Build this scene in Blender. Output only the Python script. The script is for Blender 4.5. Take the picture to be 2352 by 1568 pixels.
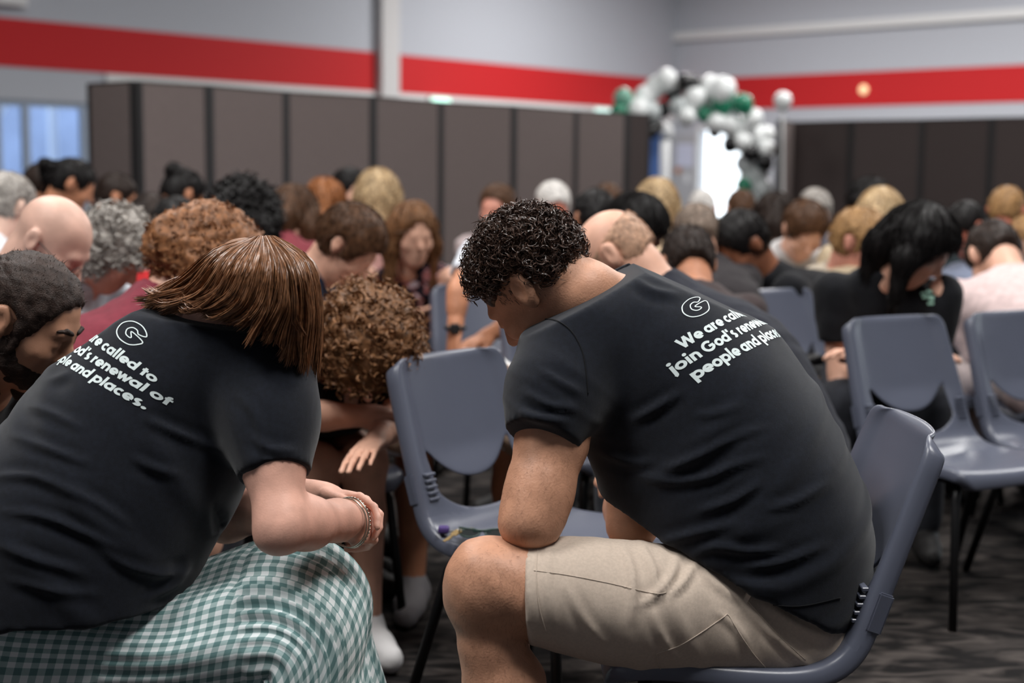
import bpy, bmesh, math, random
import numpy as np
from mathutils import Vector, Matrix, Euler
from mathutils.bvhtree import BVHTree

for o in list(bpy.data.objects):
    bpy.data.objects.remove(o, do_unlink=True)
SC = bpy.context.scene
COL = SC.collection
PI = math.pi

# ------------------------------------------------------------------ camera
FPX = 3267.0                       # 50 mm on a 36 mm sensor, image 2352 x 1568
CAMZ = 1.25
cam_d = bpy.data.cameras.new('camera'); cam = bpy.data.objects.new('camera', cam_d); COL.objects.link(cam)
cam_d.lens = 50.0; cam_d.sensor_width = 36.0; cam_d.sensor_fit = 'HORIZONTAL'
cam_d.clip_start = 0.05; cam_d.clip_end = 200
CROT = Matrix.Rotation(math.radians(90 - 6.72), 3, 'X') @ Matrix.Rotation(0.0100, 3, 'Z')
cam.location = (0, 0, CAMZ); cam.rotation_euler = CROT.to_euler()
cam_d.dof.use_dof = True; cam_d.dof.focus_distance = 2.48; cam_d.dof.aperture_fstop = 2.5
SC.camera = cam
CR = np.array(CROT)

def P(px, py, Y):
    """world point on the pixel's ray that lies at distance Y in front of the camera"""
    d = CR @ np.array([(px - 1176.0) / FPX, -(py - 784.0) / FPX, -1.0])
    return np.array([0, 0, CAMZ]) + d * (Y / d[1])

# ------------------------------------------------------------------ world, lamps, exposure
W = bpy.data.worlds.new('world'); SC.world = W; W.use_nodes = True
W.node_tree.nodes['Background'].inputs[0].default_value = (0.86, 0.94, 1.0, 1)
W.node_tree.nodes['Background'].inputs[1].default_value = 3.0
SC.view_settings.view_transform = 'Standard'; SC.view_settings.look = 'None'
SC.view_settings.gamma = 1.0; SC.view_settings.use_curve_mapping = False
SC.view_settings.exposure = 0.0
try:
    SC.cycles.use_denoising = True; SC.cycles.use_adaptive_sampling = True; SC.cycles.adaptive_threshold = 0.05
    SC.cycles.max_bounces = 5; SC.cycles.diffuse_bounces = 3; SC.cycles.glossy_bounces = 2; SC.cycles.transmission_bounces = 4
    SC.cycles.transparent_max_bounces = 8; SC.cycles.caustics_reflective = False; SC.cycles.caustics_refractive = False
except Exception:
    pass

def area(name, loc, size, power, col=(1, 1, 1), aim=(0, 0, -1), sy=None):
    d = bpy.data.lights.new(name, 'AREA'); d.energy = power; d.color = col
    d.shape = 'RECTANGLE'; d.size = size; d.size_y = sy or size
    o = bpy.data.objects.new(name, d); COL.objects.link(o); o.location = loc
    o.rotation_euler = Vector(aim).to_track_quat('-Z', 'Y').to_euler()
    return o
CEIL = 5.6
for i, (x, y, e) in enumerate([(-2.6, 1.4, 230), (1.6, 1.2, 230), (-2.8, 5.6, 210), (2.4, 5.4, 210), (-1.0, 10.5, 120),
                               (5.4, 9.0, 200), (4.2, 14.0, 220), (2.4, 21.5, 400), (6.4, 19.0, 420), (-3.4, 14.0, 50)]):
    area('ceiling_lamp', (x, y, CEIL - 0.06), 1.6, e, (1.0, 0.985, 0.965))

# ------------------------------------------------------------------ small helpers
def tag(o, label=None, cat=None, group=None, kind=None):
    if label: o['label'] = label
    if cat: o['category'] = cat
    if group: o['group'] = group
    if kind: o['kind'] = kind
    return o
def empty(name, loc=(0, 0, 0), rz=0.0):
    o = bpy.data.objects.new(name, None); COL.objects.link(o); o.location = loc; o.rotation_euler = (0, 0, rz)
    o.empty_display_size = 0.1
    return o
def link(name, me, m=None, parent=None, world=True):
    o = bpy.data.objects.new(name, me); COL.objects.link(o)
    if m is not None:
        me.materials.clear(); me.materials.append(m)
    if parent is not None:
        o.parent = parent
        if world:
            M = Matrix.Identity(4); q = parent
            while q is not None:
                M = Matrix.LocRotScale(q.location, q.rotation_euler, q.scale) if q.parent is None else M
                q = q.parent
            if parent.parent is None:
                o.matrix_parent_inverse = M.inverted()
    return o
def np_mesh(name, V, Q, smooth=True):
    """mesh from an (n,3) vertex array and an (m,3|4) face array"""
    V = np.asarray(V, np.float32); Q = np.asarray(Q, np.int32)
    me = bpy.data.meshes.new(name)
    n, k = Q.shape
    me.vertices.add(len(V)); me.vertices.foreach_set('co', V.ravel())
    me.loops.add(n * k); me.loops.foreach_set('vertex_index', Q.ravel())
    me.polygons.add(n); me.polygons.foreach_set('loop_start', np.arange(0, n * k, k, dtype=np.int32))
    me.polygons.foreach_set('loop_total', np.full(n, k, np.int32))
    if smooth: me.polygons.foreach_set('use_smooth', np.ones(n, bool))
    me.update(calc_edges=True); me.validate()
    return me
def bm_mesh(name, bm, smooth=False):
    me = bpy.data.meshes.new(name); bm.normal_update(); bm.to_mesh(me); bm.free()
    if smooth:
        for p in me.polygons: p.use_smooth = True
    return me
def box_bm(bm, lo, hi, M=None):
    vs = []
    for x in (lo[0], hi[0]):
        for y in (lo[1], hi[1]):
            for z in (lo[2], hi[2]):
                p = Vector((x, y, z)); vs.append(bm.verts.new(M @ p if M else p))
    for f in ((0, 1, 3, 2), (4, 6, 7, 5), (0, 4, 5, 1), (2, 3, 7, 6), (0, 2, 6, 4), (1, 5, 7, 3)):
        bm.faces.new([vs[i] for i in f])
def box(name, lo, hi, m, parent=None, M=None, bev=0.0, world=True):
    bm = bmesh.new(); box_bm(bm, lo, hi, M)
    bmesh.ops.recalc_face_normals(bm, faces=bm.faces)
    if bev: bmesh.ops.bevel(bm, geom=bm.edges[:], offset=bev, segments=2, affect='EDGES', profile=0.5)
    return link(name, bm_mesh(name, bm), m, parent, world)
def tube_np(pts, rad, n=8, close=False):
    """tube around a polyline; rad scalar or list -> V, Q"""
    pts = np.asarray(pts, float); m = len(pts)
    rad = np.broadcast_to(np.asarray(rad, float), (m,))
    T = np.roll(pts, -1, 0) - np.roll(pts, 1, 0) if close else np.gradient(pts, axis=0)
    T /= np.linalg.norm(T, axis=1, keepdims=True) + 1e-9
    ref = np.array([0, 0, 1.0]) if abs(T[0, 2]) < 0.9 else np.array([1.0, 0, 0])
    Nn = np.zeros_like(pts); nv = np.cross(T[0], ref)
    for i in range(m):
        nv = nv - T[i] * (nv @ T[i]); nv /= np.linalg.norm(nv) + 1e-9; Nn[i] = nv
    Bn = np.cross(T, Nn)
    a = np.linspace(0, 2 * PI, n, endpoint=False)
    V = pts[:, None] + rad[:, None, None] * (Nn[:, None] * np.cos(a)[None, :, None] + Bn[:, None] * np.sin(a)[None, :, None])
    i = np.arange(m if close else m - 1)[:, None]; j = np.arange(n)[None]
    i2 = (i + 1) % m; j2 = (j + 1) % n
    Q = np.stack([i * n + j, i * n + j2, i2 * n + j2, i2 * n + j], -1).reshape(-1, 4)
    V = V.reshape(-1, 3)
    if not close:
        c0, c1 = len(V), len(V) + 1
        V = np.vstack([V, pts[0], pts[-1]])
        jj = np.arange(n); k2 = (jj + 1) % n
        Q = np.vstack([Q, np.stack([np.full(n, c0), k2, jj, jj], -1)[:, [0, 1, 2, 2]], np.stack([np.full(n, c1), (m - 1) * n + jj, (m - 1) * n + k2, (m - 1) * n + k2], -1)])
    return V, Q
def quads_to_mesh(name, V, Q, smooth=True):
    """accepts degenerate quads (last index repeated) as triangles"""
    Q = np.asarray(Q); tri = Q[:, 2] == Q[:, 3]
    if not tri.any(): return np_mesh(name, V, Q, smooth)
    a = Q[~tri]; b = Q[tri][:, :3]
    T = np.vstack([a[:, [0, 1, 2]], a[:, [0, 2, 3]], b]) if len(a) else b
    return np_mesh(name, V, T, smooth)
def tube(name, pts, rad, m, parent=None, n=8, close=False, world=True):
    V, Q = tube_np(pts, rad, n, close)
    return link(name, quads_to_mesh(name, V, Q), m, parent, world)
def merge(parts):
    Vs, Qs, off = [], [], 0
    for V, Q in parts:
        Vs.append(V); Qs.append(np.asarray(Q) + off); off += len(V)
    return np.vstack(Vs), np.vstack(Qs)
def catmull(K, n):
    """resample key rows K (m,d) to n rows with a Catmull-Rom spline"""
    K = np.asarray(K, float); m = len(K)
    t = np.linspace(0, m - 1, n); i = np.clip(t.astype(int), 0, m - 2); f = (t - i)[:, None]
    p0 = K[np.clip(i - 1, 0, m - 1)]; p1 = K[i]; p2 = K[i + 1]; p3 = K[np.clip(i + 2, 0, m - 1)]
    return 0.5 * (2 * p1 + (p2 - p0) * f + (2 * p0 - 5 * p1 + 4 * p2 - p3) * f ** 2 + (3 * p1 - p0 - 3 * p2 + p3) * f ** 3)
def unit(v):
    v = np.asarray(v, float); return v / (np.linalg.norm(v) + 1e-12)

# ------------------------------------------------------------------ materials
MATS = {}
def mat(key, col, rough=0.6, bump=0.0, scale=200.0, var=0.0, vscale=6.0, sss=0.0, spec=0.5, metal=0.0, col2=None, detail=2.0, sheen=0.0, coat=0.0):
    if key in MATS: return MATS[key]
    m = bpy.data.materials.new(key); m.use_nodes = True; nt = m.node_tree; N = nt.nodes; Lk = nt.links
    b = N['Principled BSDF']; b.inputs['Base Color'].default_value = (*col, 1); b.inputs['Roughness'].default_value = rough
    b.inputs['Specular IOR Level'].default_value = spec; b.inputs['Metallic'].default_value = metal
    if sss:
        b.inputs['Subsurface Weight'].default_value = sss; b.inputs['Subsurface Radius'].default_value = (1.0, 0.35, 0.2); b.inputs['Subsurface Scale'].default_value = 0.012
    if sheen: b.inputs['Sheen Weight'].default_value = sheen; b.inputs['Sheen Roughness'].default_value = 0.5
    if coat: b.inputs['Coat Weight'].default_value = coat
    tc = N.new('ShaderNodeTexCoord')
    if var or col2:
        n1 = N.new('ShaderNodeTexNoise'); n1.inputs['Scale'].default_value = vscale; n1.inputs['Detail'].default_value = 4
        Lk.new(tc.outputs['Object'], n1.inputs['Vector'])
        r = N.new('ShaderNodeValToRGB'); c2 = col2 or tuple(max(0, c * (1 - var)) for c in col); c1 = col if col2 else tuple(min(1, c * (1 + var)) for c in col)
        r.color_ramp.elements[0].position = 0.35; r.color_ramp.elements[0].color = (*c2, 1)
        r.color_ramp.elements[1].position = 0.65; r.color_ramp.elements[1].color = (*c1, 1)
        Lk.new(n1.outputs['Fac'], r.inputs['Fac']); Lk.new(r.outputs['Color'], b.inputs['Base Color'])
    if bump:
        n2 = N.new('ShaderNodeTexNoise'); n2.inputs['Scale'].default_value = scale; n2.inputs['Detail'].default_value = detail
        Lk.new(tc.outputs['Object'], n2.inputs['Vector'])
        bp = N.new('ShaderNodeBump'); bp.inputs['Strength'].default_value = bump; bp.inputs['Distance'].default_value = 0.002
        Lk.new(n2.outputs['Fac'], bp.inputs['Height']); Lk.new(bp.outputs['Normal'], b.inputs['Normal'])
    MATS[key] = m
    return m
def emis(key, col, s):
    if key in MATS: return MATS[key]
    m = bpy.data.materials.new(key); m.use_nodes = True; b = m.node_tree.nodes['Principled BSDF']
    b.inputs['Base Color'].default_value = (*col, 1); b.inputs['Emission Color'].default_value = (*col, 1); b.inputs['Emission Strength'].default_value = s
    MATS[key] = m; return m
def srgb(r, g, b):
    f = lambda c: (c / 255 / 12.92) if c <= 10 else ((c / 255 + 0.055) / 1.055) ** 2.4
    return (f(r), f(g), f(b))
def cloth(key, col, **k):
    d = dict(rough=0.9, bump=0.25, scale=900, spec=0.2, var=0.12, vscale=40, sheen=0.06); d.update(k)
    return mat('cloth_' + key, col, **d)
def skin(key, col, **k):
    d = dict(rough=0.5, bump=0.12, scale=500, var=0.12, vscale=18, spec=0.4); d.update(k)
    return mat('skin_' + key, col, **d)
def hairm(key, col, **k):
    d = dict(rough=0.5, bump=0.3, scale=260, var=0.4, vscale=70, spec=0.22); d.update(k)
    return mat('hair_' + key, col, **d)

# ------------------------------------------------------------------ implicit shapes
class Shape:
    """a list of soft-blended primitives that is turned into one smooth mesh"""
    def __init__(s): s.ops = []
    def _add(s, fn, lo, hi, k, mode): s.ops.append((fn, np.minimum(lo, hi), np.maximum(lo, hi), k, mode)); return s
    def cone(s, a, b, r0, r1, k=0.02, mode='u'):
        a = np.asarray(a, float); b = np.asarray(b, float); v = b - a; vv = v @ v + 1e-12; R = max(r0, r1)
        def fn(X, Y, Z):
            x, y, z = X - a[0], Y - a[1], Z - a[2]
            t = np.clip((x * v[0] + y * v[1] + z * v[2]) / vv, 0, 1)
            return np.sqrt((x - t * v[0]) ** 2 + (y - t * v[1]) ** 2 + (z - t * v[2]) ** 2) - (r0 + t * (r1 - r0))
        return s._add(fn, np.minimum(a, b) - R, np.maximum(a, b) + R, k, mode)
    def limb(s, pts, rads, k=0.02, mode='u', first_k=None):
        for i in range(len(pts) - 1):
            s.cone(pts[i], pts[i + 1], rads[i], rads[i + 1], first_k if (first_k is not None and i == 0) else k, mode)
        return s
    def ell(s, c, rad, R=None, k=0.02, mode='u'):
        c = np.asarray(c, float); rad = np.asarray(rad, float); R = np.eye(3) if R is None else np.asarray(R, float)
        ext = np.sqrt(((R * rad[:, None]) ** 2).sum(0))
        def fn(X, Y, Z):
            x, y, z = X - c[0], Y - c[1], Z - c[2]
            q = [(R[i, 0] * x + R[i, 1] * y + R[i, 2] * z) / rad[i] for i in range(3)]
            k0 = np.sqrt(q[0] ** 2 + q[1] ** 2 + q[2] ** 2)
            k1 = np.sqrt((q[0] / rad[0]) ** 2 + (q[1] / rad[1]) ** 2 + (q[2] / rad[2]) ** 2) + 1e-9
            return k0 * (k0 - 1) / k1
        return s._add(fn, c - ext, c + ext, k, mode)
    def loft(s, C, Bdir, ra, rb, n=None, k=0.02, p=2.0):
        """elliptic tube: centres C, depth axis per ring Bdir, half sizes ra (across) and rb (along Bdir)"""
        C = np.asarray(C, float); m = len(C); Bdir = np.broadcast_to(np.asarray(Bdir, float), (m, 3))
        K = np.hstack([C, Bdir, np.asarray(ra, float)[:, None], np.asarray(rb, float)[:, None]])
        K = catmull(K, n or (m * 2 - 1)); C = K[:, :3]; Bd = K[:, 3:6]; RA = K[:, 6]; RB = K[:, 7]
        T = np.gradient(C, axis=0); T /= np.linalg.norm(T, axis=1, keepdims=True)
        Bd = Bd - T * (Bd * T).sum(1, keepdims=True); Bd /= np.linalg.norm(Bd, axis=1, keepdims=True)
        s.spine = (C, T, Bd, RA, RB)
        first = True
        for i in range(len(C) - 1):
            a, b = C[i], C[i + 1]; v = b - a; vv = v @ v; r = max(RA[i], RA[i + 1], RB[i], RB[i + 1])
            def fn(X, Y, Z, a=a, v=v, vv=vv, i=i):
                x, y, z = X - a[0], Y - a[1], Z - a[2]
                t = np.clip((x * v[0] + y * v[1] + z * v[2]) / vv, 0, 1)
                x = x - t * v[0]; y = y - t * v[1]; z = z - t * v[2]
                B0 = Bd[i]; dB = Bd[i + 1] - Bd[i]
                qb = x * B0[0] + y * B0[1] + z * B0[2] + t * (x * dB[0] + y * dB[1] + z * dB[2])
                qa2 = np.maximum(x * x + y * y + z * z - qb * qb, 0)
                rA = RA[i] + t * (RA[i + 1] - RA[i]); rB = RB[i] + t * (RB[i + 1] - RB[i])
                if p != 2.0:
                    k0 = ((qa2 / rA ** 2) ** (p / 2) + np.abs(qb / rB) ** p) ** (1 / p); return (k0 - 1) * np.minimum(rA, rB)
                k0 = np.sqrt(qa2 / rA ** 2 + (qb / rB) ** 2); k1 = np.sqrt(qa2 / rA ** 4 + qb ** 2 / rB ** 4) + 1e-9
                return np.where(k0 < 1e-4, -np.minimum(rA, rB), k0 * (k0 - 1) / k1)
            s._add(fn, np.minimum(a, b) - r, np.maximum(a, b) + r, k if first else 0.004, 'u'); first = False
        return s
    def cut(s, p, n, lo=None, hi=None, k=0.0):
        """removes everything on the side of plane (p, n) that n points to, optionally inside a box only"""
        p = np.asarray(p, float); n = unit(n)
        lo = np.full(3, -1e3) if lo is None else np.asarray(lo, float); hi = np.full(3, 1e3) if hi is None else np.asarray(hi, float)
        def fn(X, Y, Z): return (X - p[0]) * n[0] + (Y - p[1]) * n[1] + (Z - p[2]) * n[2]
        return s._add(fn, lo, hi, k, 'c')
    def bounds(s):
        L = [o for o in s.ops if o[4] == 'u']
        return np.min([o[1] for o in L], 0), np.max([o[2] for o in L], 0)
    def mesh(s, h, lo=None, hi=None, pad=0.02):
        l, u = s.bounds(); l = l - pad; u = u + pad
        if lo is not None: l = np.maximum(l, lo)
        if hi is not None: u = np.minimum(u, hi)
        n = np.ceil((u - l) / h).astype(int) + 2
        ax = [(l[i] - h * 0.5 + h * np.arange(n[i])).astype(np.float32) for i in range(3)]
        D = np.full(n, 0.2, np.float32)
        for fn, a, b, k, mode in s.ops:
            mg = k * 1.6 + 3 * h
            i0 = [int(np.clip(np.searchsorted(ax[i], a[i] - mg), 0, n[i])) for i in range(3)]
            i1 = [int(np.clip(np.searchsorted(ax[i], b[i] + mg), 0, n[i])) for i in range(3)]
            if any(i1[i] <= i0[i] for i in range(3)): continue
            sl = tuple(slice(i0[i], i1[i]) for i in range(3))
            d = fn(ax[0][sl[0]][:, None, None], ax[1][sl[1]][None, :, None], ax[2][sl[2]][None, None, :]).astype(np.float32)
            c = D[sl]
            if mode == 'u':
                if k > 1e-6:
                    t = np.clip(0.5 + 0.5 * (c - d) / k, 0, 1); D[sl] = c + (d - c) * t - k * t * (1 - t)
                else: D[sl] = np.minimum(c, d)
            elif mode == 's':
                d = -d
                if k > 1e-6:
                    t = np.clip(0.5 - 0.5 * (c - d) / k, 0, 1); D[sl] = c + (d - c) * t + k * t * (1 - t)
                else: D[sl] = np.maximum(c, d)
            else: D[sl] = np.maximum(c, d)
        for i in range(3):                       # close at the borders
            q = [slice(None)] * 3; q[i] = 0; D[tuple(q)] = np.maximum(D[tuple(q)], h * 0.3)
            q[i] = -1; D[tuple(q)] = np.maximum(D[tuple(q)], h * 0.3)
        return nets(D, ax, h)
def nets(D, ax, h):
    """naive surface nets"""
    I = D < 0
    n = np.array(D.shape)
    S = np.zeros(n - 1, np.int8)
    offs = [(i, j, k) for i in (0, 1) for j in (0, 1) for k in (0, 1)]
    for o in offs: S += I[o[0]:n[0] - 1 + o[0], o[1]:n[1] - 1 + o[1], o[2]:n[2] - 1 + o[2]]
    c = np.argwhere((S > 0) & (S < 8))
    if len(c) == 0: return np.zeros((0, 3)), np.zeros((0, 4), int)
    val = np.stack([D[c[:, 0] + o[0], c[:, 1] + o[1], c[:, 2] + o[2]] for o in offs], 1)
    pos = np.zeros((len(c), 3)); cnt = np.zeros(len(c))
    for a in range(8):
        for b in range(a + 1, 8):
            oa, ob = np.array(offs[a]), np.array(offs[b])
            if np.abs(oa - ob).sum() != 1: continue
            va, vb = val[:, a], val[:, b]; m = (va < 0) != (vb < 0)
            t = np.where(m, va / np.where(m, va - vb, 1), 0)
            pos += np.where(m[:, None], oa + t[:, None] * (ob - oa), 0); cnt += m
    pos /= cnt[:, None]
    V = np.array([ax[0][0], ax[1][0], ax[2][0]]) + (c + pos) * h
    idx = np.full(n - 1, -1, np.int32); idx[c[:, 0], c[:, 1], c[:, 2]] = np.arange(len(c))
    Q = []
    for d in range(3):
        s0 = [slice(1, -1)] * 3; s1 = [slice(1, -1)] * 3
        s0[d] = slice(0, -1); s1[d] = slice(1, None)
        A = I[tuple(s0)]; B = I[tuple(s1)]
        e = np.argwhere(A != B); flip = A[e[:, 0], e[:, 1], e[:, 2]]
        g = e + 1; g[:, d] -= 1
        u, v = [(1, 2), (2, 0), (0, 1)][d]
        def cell(du, dv):
            q = g.copy(); q[:, u] -= du; q[:, v] -= dv; return idx[q[:, 0], q[:, 1], q[:, 2]]
        q = np.stack([cell(1, 1), cell(0, 1), cell(0, 0), cell(1, 0)], 1)
        q[~flip] = q[~flip][:, ::-1]
        Q.append(q[(q >= 0).all(1)])
    return V, np.vstack(Q)
def vnormals(V, Q):
    a = V[Q[:, 2]] - V[Q[:, 0]]; b = V[Q[:, 3]] - V[Q[:, 1]]; f = np.cross(a, b); N = np.zeros_like(V)
    for k in range(4):
        for d in range(3): N[:, d] += np.bincount(Q[:, k], f[:, d], len(V))
    return N / (np.linalg.norm(N, axis=1, keepdims=True) + 1e-12)
def relax(V, Q, it=1, f=0.5):
    for _ in range(it):
        S = np.zeros_like(V); c = np.zeros(len(V))
        for k in range(4):
            a, b = Q[:, k], Q[:, (k + 1) % 4]
            for d in range(3): S[:, d] += np.bincount(a, V[b, d], len(V))
            c += np.bincount(a, minlength=len(V))
        V = V + f * (S / np.maximum(c, 1)[:, None] - V)
    return V
def wave(p, seed, freq):
    """cheap smooth pseudo noise in about -1..1"""
    r = np.random.RandomState(seed); out = np.zeros(len(p))
    q = p * freq
    for i in range(5):
        a = r.normal(size=3); b = r.normal(size=3)
        out += np.sin(q @ a + r.rand() * 6.28 + 1.3 * np.sin(q @ b * 0.7 + r.rand() * 6.28))
    return out / 3.0
# ------------------------------------------------------------------ the hall
U3 = np.array([0.669, 0.743, 0.0]); V3 = np.array([0.743, -0.669, 0.0]); Z3 = np.array([0, 0, 1.0])
KX = np.array([3.14, 28.2, 0.0])               # far corner of the hall
def wallM(o, d, n):                            # local x along the wall, y out of it (into the room), z up
    return Matrix(((d[0], n[0], 0, o[0]), (d[1], n[1], 0, o[1]), (0, 0, 1, 0), (0, 0, 0, 1)))
ML = wallM(KX, -U3, V3)                        # left wall: x runs from the corner towards the camera's left
MR = wallM(KX, V3, -U3)                        # right wall: x runs from the corner to the right
def on_wall(px, M):
    """distance along a wall at which pixel column px meets it (at the horizon)"""
    d = P(px, 400, 1.0)[:2]; o = np.array(M)[:2, 3]; a = np.array(M)[:2, 0]
    s = np.linalg.solve(np.array([[a[0], -d[0]], [a[1], -d[1]]]), -o); return s[0]
wall_m = mat('wall_paint', srgb(186, 189, 197), rough=0.85, bump=0.05, scale=60, spec=0.3)
white_m = mat('white_trim', srgb(226, 226, 226), rough=0.6)
red_m = mat('red_paint', srgb(196, 34, 38), rough=0.7, spec=0.3)
ceil_m = mat('ceiling_paint', srgb(225, 225, 222), rough=0.9)
S = dict(kind='structure')
LW = 30.0; RW = 17.0
# windows and doors leave openings, so the walls come in pieces of one mesh each
xw0 = on_wall(232, ML); xw1 = on_wall(-70, ML)
xd0 = on_wall(1606, MR); xd1 = on_wall(1700, MR)
def wall_obj(name, boxes, M):
    bm = bmesh.new()
    for lo, hi in boxes: box_bm(bm, lo, hi, M)
    bmesh.ops.recalc_face_normals(bm, faces=bm.faces)
    return tag(link(name, bm_mesh(name, bm), wall_m), **S)
wl = wall_obj('wall_left', [((-0.2, -0.2, 0), (xw0, 0, 2.62)), ((xw0, -0.2, 2.10), (xw1, 0, 2.62)), ((xw1, -0.2, 0), (LW, 0, 2.62)), ((-0.2, -0.2, 2.62), (LW, 0, CEIL))], ML)
wr = wall_obj('wall_right', [((-0.0, -0.2, 0), (xd0, 0, 2.62)), ((xd0, -0.2, 2.12), (xd1, 0, 2.62)), ((xd1, -0.2, 0), (RW, 0, 2.62)), ((0.0, -0.2, 2.62), (RW, 0, CEIL))], MR)
box('stripe', (0.012, 0.0, 2.50), (LW, 0.012, 3.09), red_m, wl, ML)
box('stripe', (0.012, 0.0, 2.50), (RW, 0.012, 3.10), red_m, wr, MR)
box('lower_band', (0.012, 0.0, 2.26), (xw0 - 0.1, 0.03, 2.49), white_m, wl, ML)
xc = on_wall(884, ML)
pil = box('pillar', (xc - 0.18, 0.0, 0), (xc + 0.20, 0.16, CEIL), mat('pilaster_paint', srgb(205, 203, 203), rough=0.8), None, ML, 0.02)
tag(pil, **S)
tr = box('trim_1', (0.0, 0.0, 3.84), (RW, 0.12, 4.00), white_m, None, MR, 0.012); tag(tr, **S)
# the other walls of the hall, behind and beside the camera
def far_pt(a, b): return KX - U3 * a + V3 * b
fl_m = bpy.data.materials.new('carpet'); fl_m.use_nodes = True
def carpet():
    nt = fl_m.node_tree; N = nt.nodes; L = nt.links; b = N['Principled BSDF']; b.inputs['Roughness'].default_value = 0.95; b.inputs['Specular IOR Level'].default_value = 0.15
    tc = N.new('ShaderNodeTexCoord'); mp = N.new('ShaderNodeMapping'); mp.inputs['Scale'].default_value = (5.5, 15, 1); mp.inputs['Rotation'].default_value = (0, 0, 0.15)
    L.new(tc.outputs['Object'], mp.inputs['Vector'])
    n = N.new('ShaderNodeTexNoise'); n.inputs['Scale'].default_value = 1.0; n.inputs['Detail'].default_value = 5; n.inputs['Distortion'].default_value = 1.2; L.new(mp.outputs['Vector'], n.inputs['Vector'])
    r = N.new('ShaderNodeValToRGB'); r.color_ramp.elements[0].position = 0.42; r.color_ramp.elements[0].color = (*srgb(26, 24, 24), 1); r.color_ramp.elements[1].position = 0.68; r.color_ramp.elements[1].color = (*srgb(78, 72, 69), 1)
    L.new(n.outputs['Fac'], r.inputs['Fac']); L.new(r.outputs['Color'], b.inputs['Base Color'])
    n2 = N.new('ShaderNodeTexNoise'); n2.inputs['Scale'].default_value = 420; L.new(tc.outputs['Object'], n2.inputs['Vector'])
    bp = N.new('ShaderNodeBump'); bp.inputs['Strength'].default_value = 0.5; bp.inputs['Distance'].default_value = 0.004; L.new(n2.outputs['Fac'], bp.inputs['Height']); L.new(bp.outputs['Normal'], b.inputs['Normal'])
carpet()
MF = wallM(KX, -U3, V3)
tag(box('floor', (-0.2, -0.2, -0.1), (LW, RW + 9, 0), fl_m, None, MF), **S)
tag(box('ceiling', (-0.2, -0.2, CEIL), (LW, RW + 9, CEIL + 0.1), ceil_m, None, MF), **S)
tag(box('wall_near', (LW, 0, 0), (LW + 0.2, RW + 9, CEIL), wall_m, None, MF), **S)
tag(box('wall_back', (0, RW + 9, 0), (LW, RW + 9.2, CEIL), wall_m, None, MF), **S)
# window on the left, daylight scene behind it
alu = mat('aluminium', srgb(150, 160, 175), rough=0.4, metal=0.3)
glass_m = bpy.data.materials.new('window_glass'); glass_m.use_nodes = True
g = glass_m.node_tree.nodes['Principled BSDF']; g.inputs['Roughness'].default_value = 0.03; g.inputs['Transmission Weight'].default_value = 1.0; g.inputs['IOR'].default_value = 1.02; g.inputs['Base Color'].default_value = (0.8, 0.88, 1, 1)
def window(name, M, x0, x1, z1, cols):
    o = box(name, (x0, -0.14, z1 - 0.07), (x1, -0.06, z1), alu, None, M); tag(o, **S)
    for x in cols: box('window_frame', (x - 0.045, -0.14, 0), (x + 0.045, -0.06, z1 - 0.07), alu, o, M)
    ed = sorted([x0] + list(cols) + [x1])
    for a, b in zip(ed, ed[1:]):
        if b - a > 0.12: box('pane', (a + 0.045, -0.105, 0), (b - 0.045, -0.098, z1 - 0.07), glass_m, o, M)
    return o
window('window_1', ML, xw0, xw1, 2.10, [on_wall(222, ML), on_wall(203, ML), on_wall(70, ML), on_wall(4, ML)])
# outside the window: a steel verandah frame and a pale blue wall
ext_m = mat('blue_grey_cladding', srgb(150, 165, 196), rough=0.8, var=0.1, vscale=1.5)
ev = empty('verandah', tuple(np.array(ML @ Vector(((xw0 + xw1) / 2, -2.2, 0)))))
for x in np.linspace(xw0 - 0.6, xw1 + 2.5, 6): box('post', (x - 0.05, -2.25, 0), (x + 0.05, -2.15, 3.2), mat('verandah_steel', srgb(205, 215, 232), rough=0.5), ev, ML)
box('rail', (xw0 - 0.6, -2.28, 1.0), (xw1 + 2.5, -2.12, 1.08), MATS['verandah_steel'], ev, ML)
xb = on_wall(140, ML); Mb = ML @ Matrix.Translation((xb, -2.2, 1.55)) @ Matrix.Rotation(0.95, 4, 'Y')
box('brace', (-0.9, -0.05, -0.06), (0.9, 0.05, 0.06), MATS['verandah_steel'], ev, Mb)
for px in (45, 95): box('sign', (on_wall(px, ML) - 0.14, -2.28, 1.22), (on_wall(px, ML) + 0.14, -2.24, 1.42), mat('sign_blue', srgb(120, 180, 245), rough=0.5), ev, ML)
tag(ev, 'pale steel verandah posts and brace outside the left window', 'verandah')
wx = box('exterior_wall', (xw0 - 6, -7.2, -0.1), (LW + 4, -7.0, 4.5), ext_m, None, ML); tag(wx, **S)
tag(box('ground', (-4, -7.0, -0.12), (LW + 4, -0.2, -0.02), mat('paving', srgb(150, 150, 150), rough=0.9), None, ML), **S)
# bright doorway on the right wall
d1 = box('door_1', (xd0 - 0.06, -0.1, 2.12), (xd1 + 0.06, 0.03, 2.2), white_m, None, MR); tag(d1, **S)
box('door_frame', (xd0 - 0.06, -0.1, 0), (xd0, 0.03, 2.12), white_m, d1, MR); box('door_frame', (xd1, -0.1, 0), (xd1 + 0.06, 0.03, 2.12), white_m, d1, MR)
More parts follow.
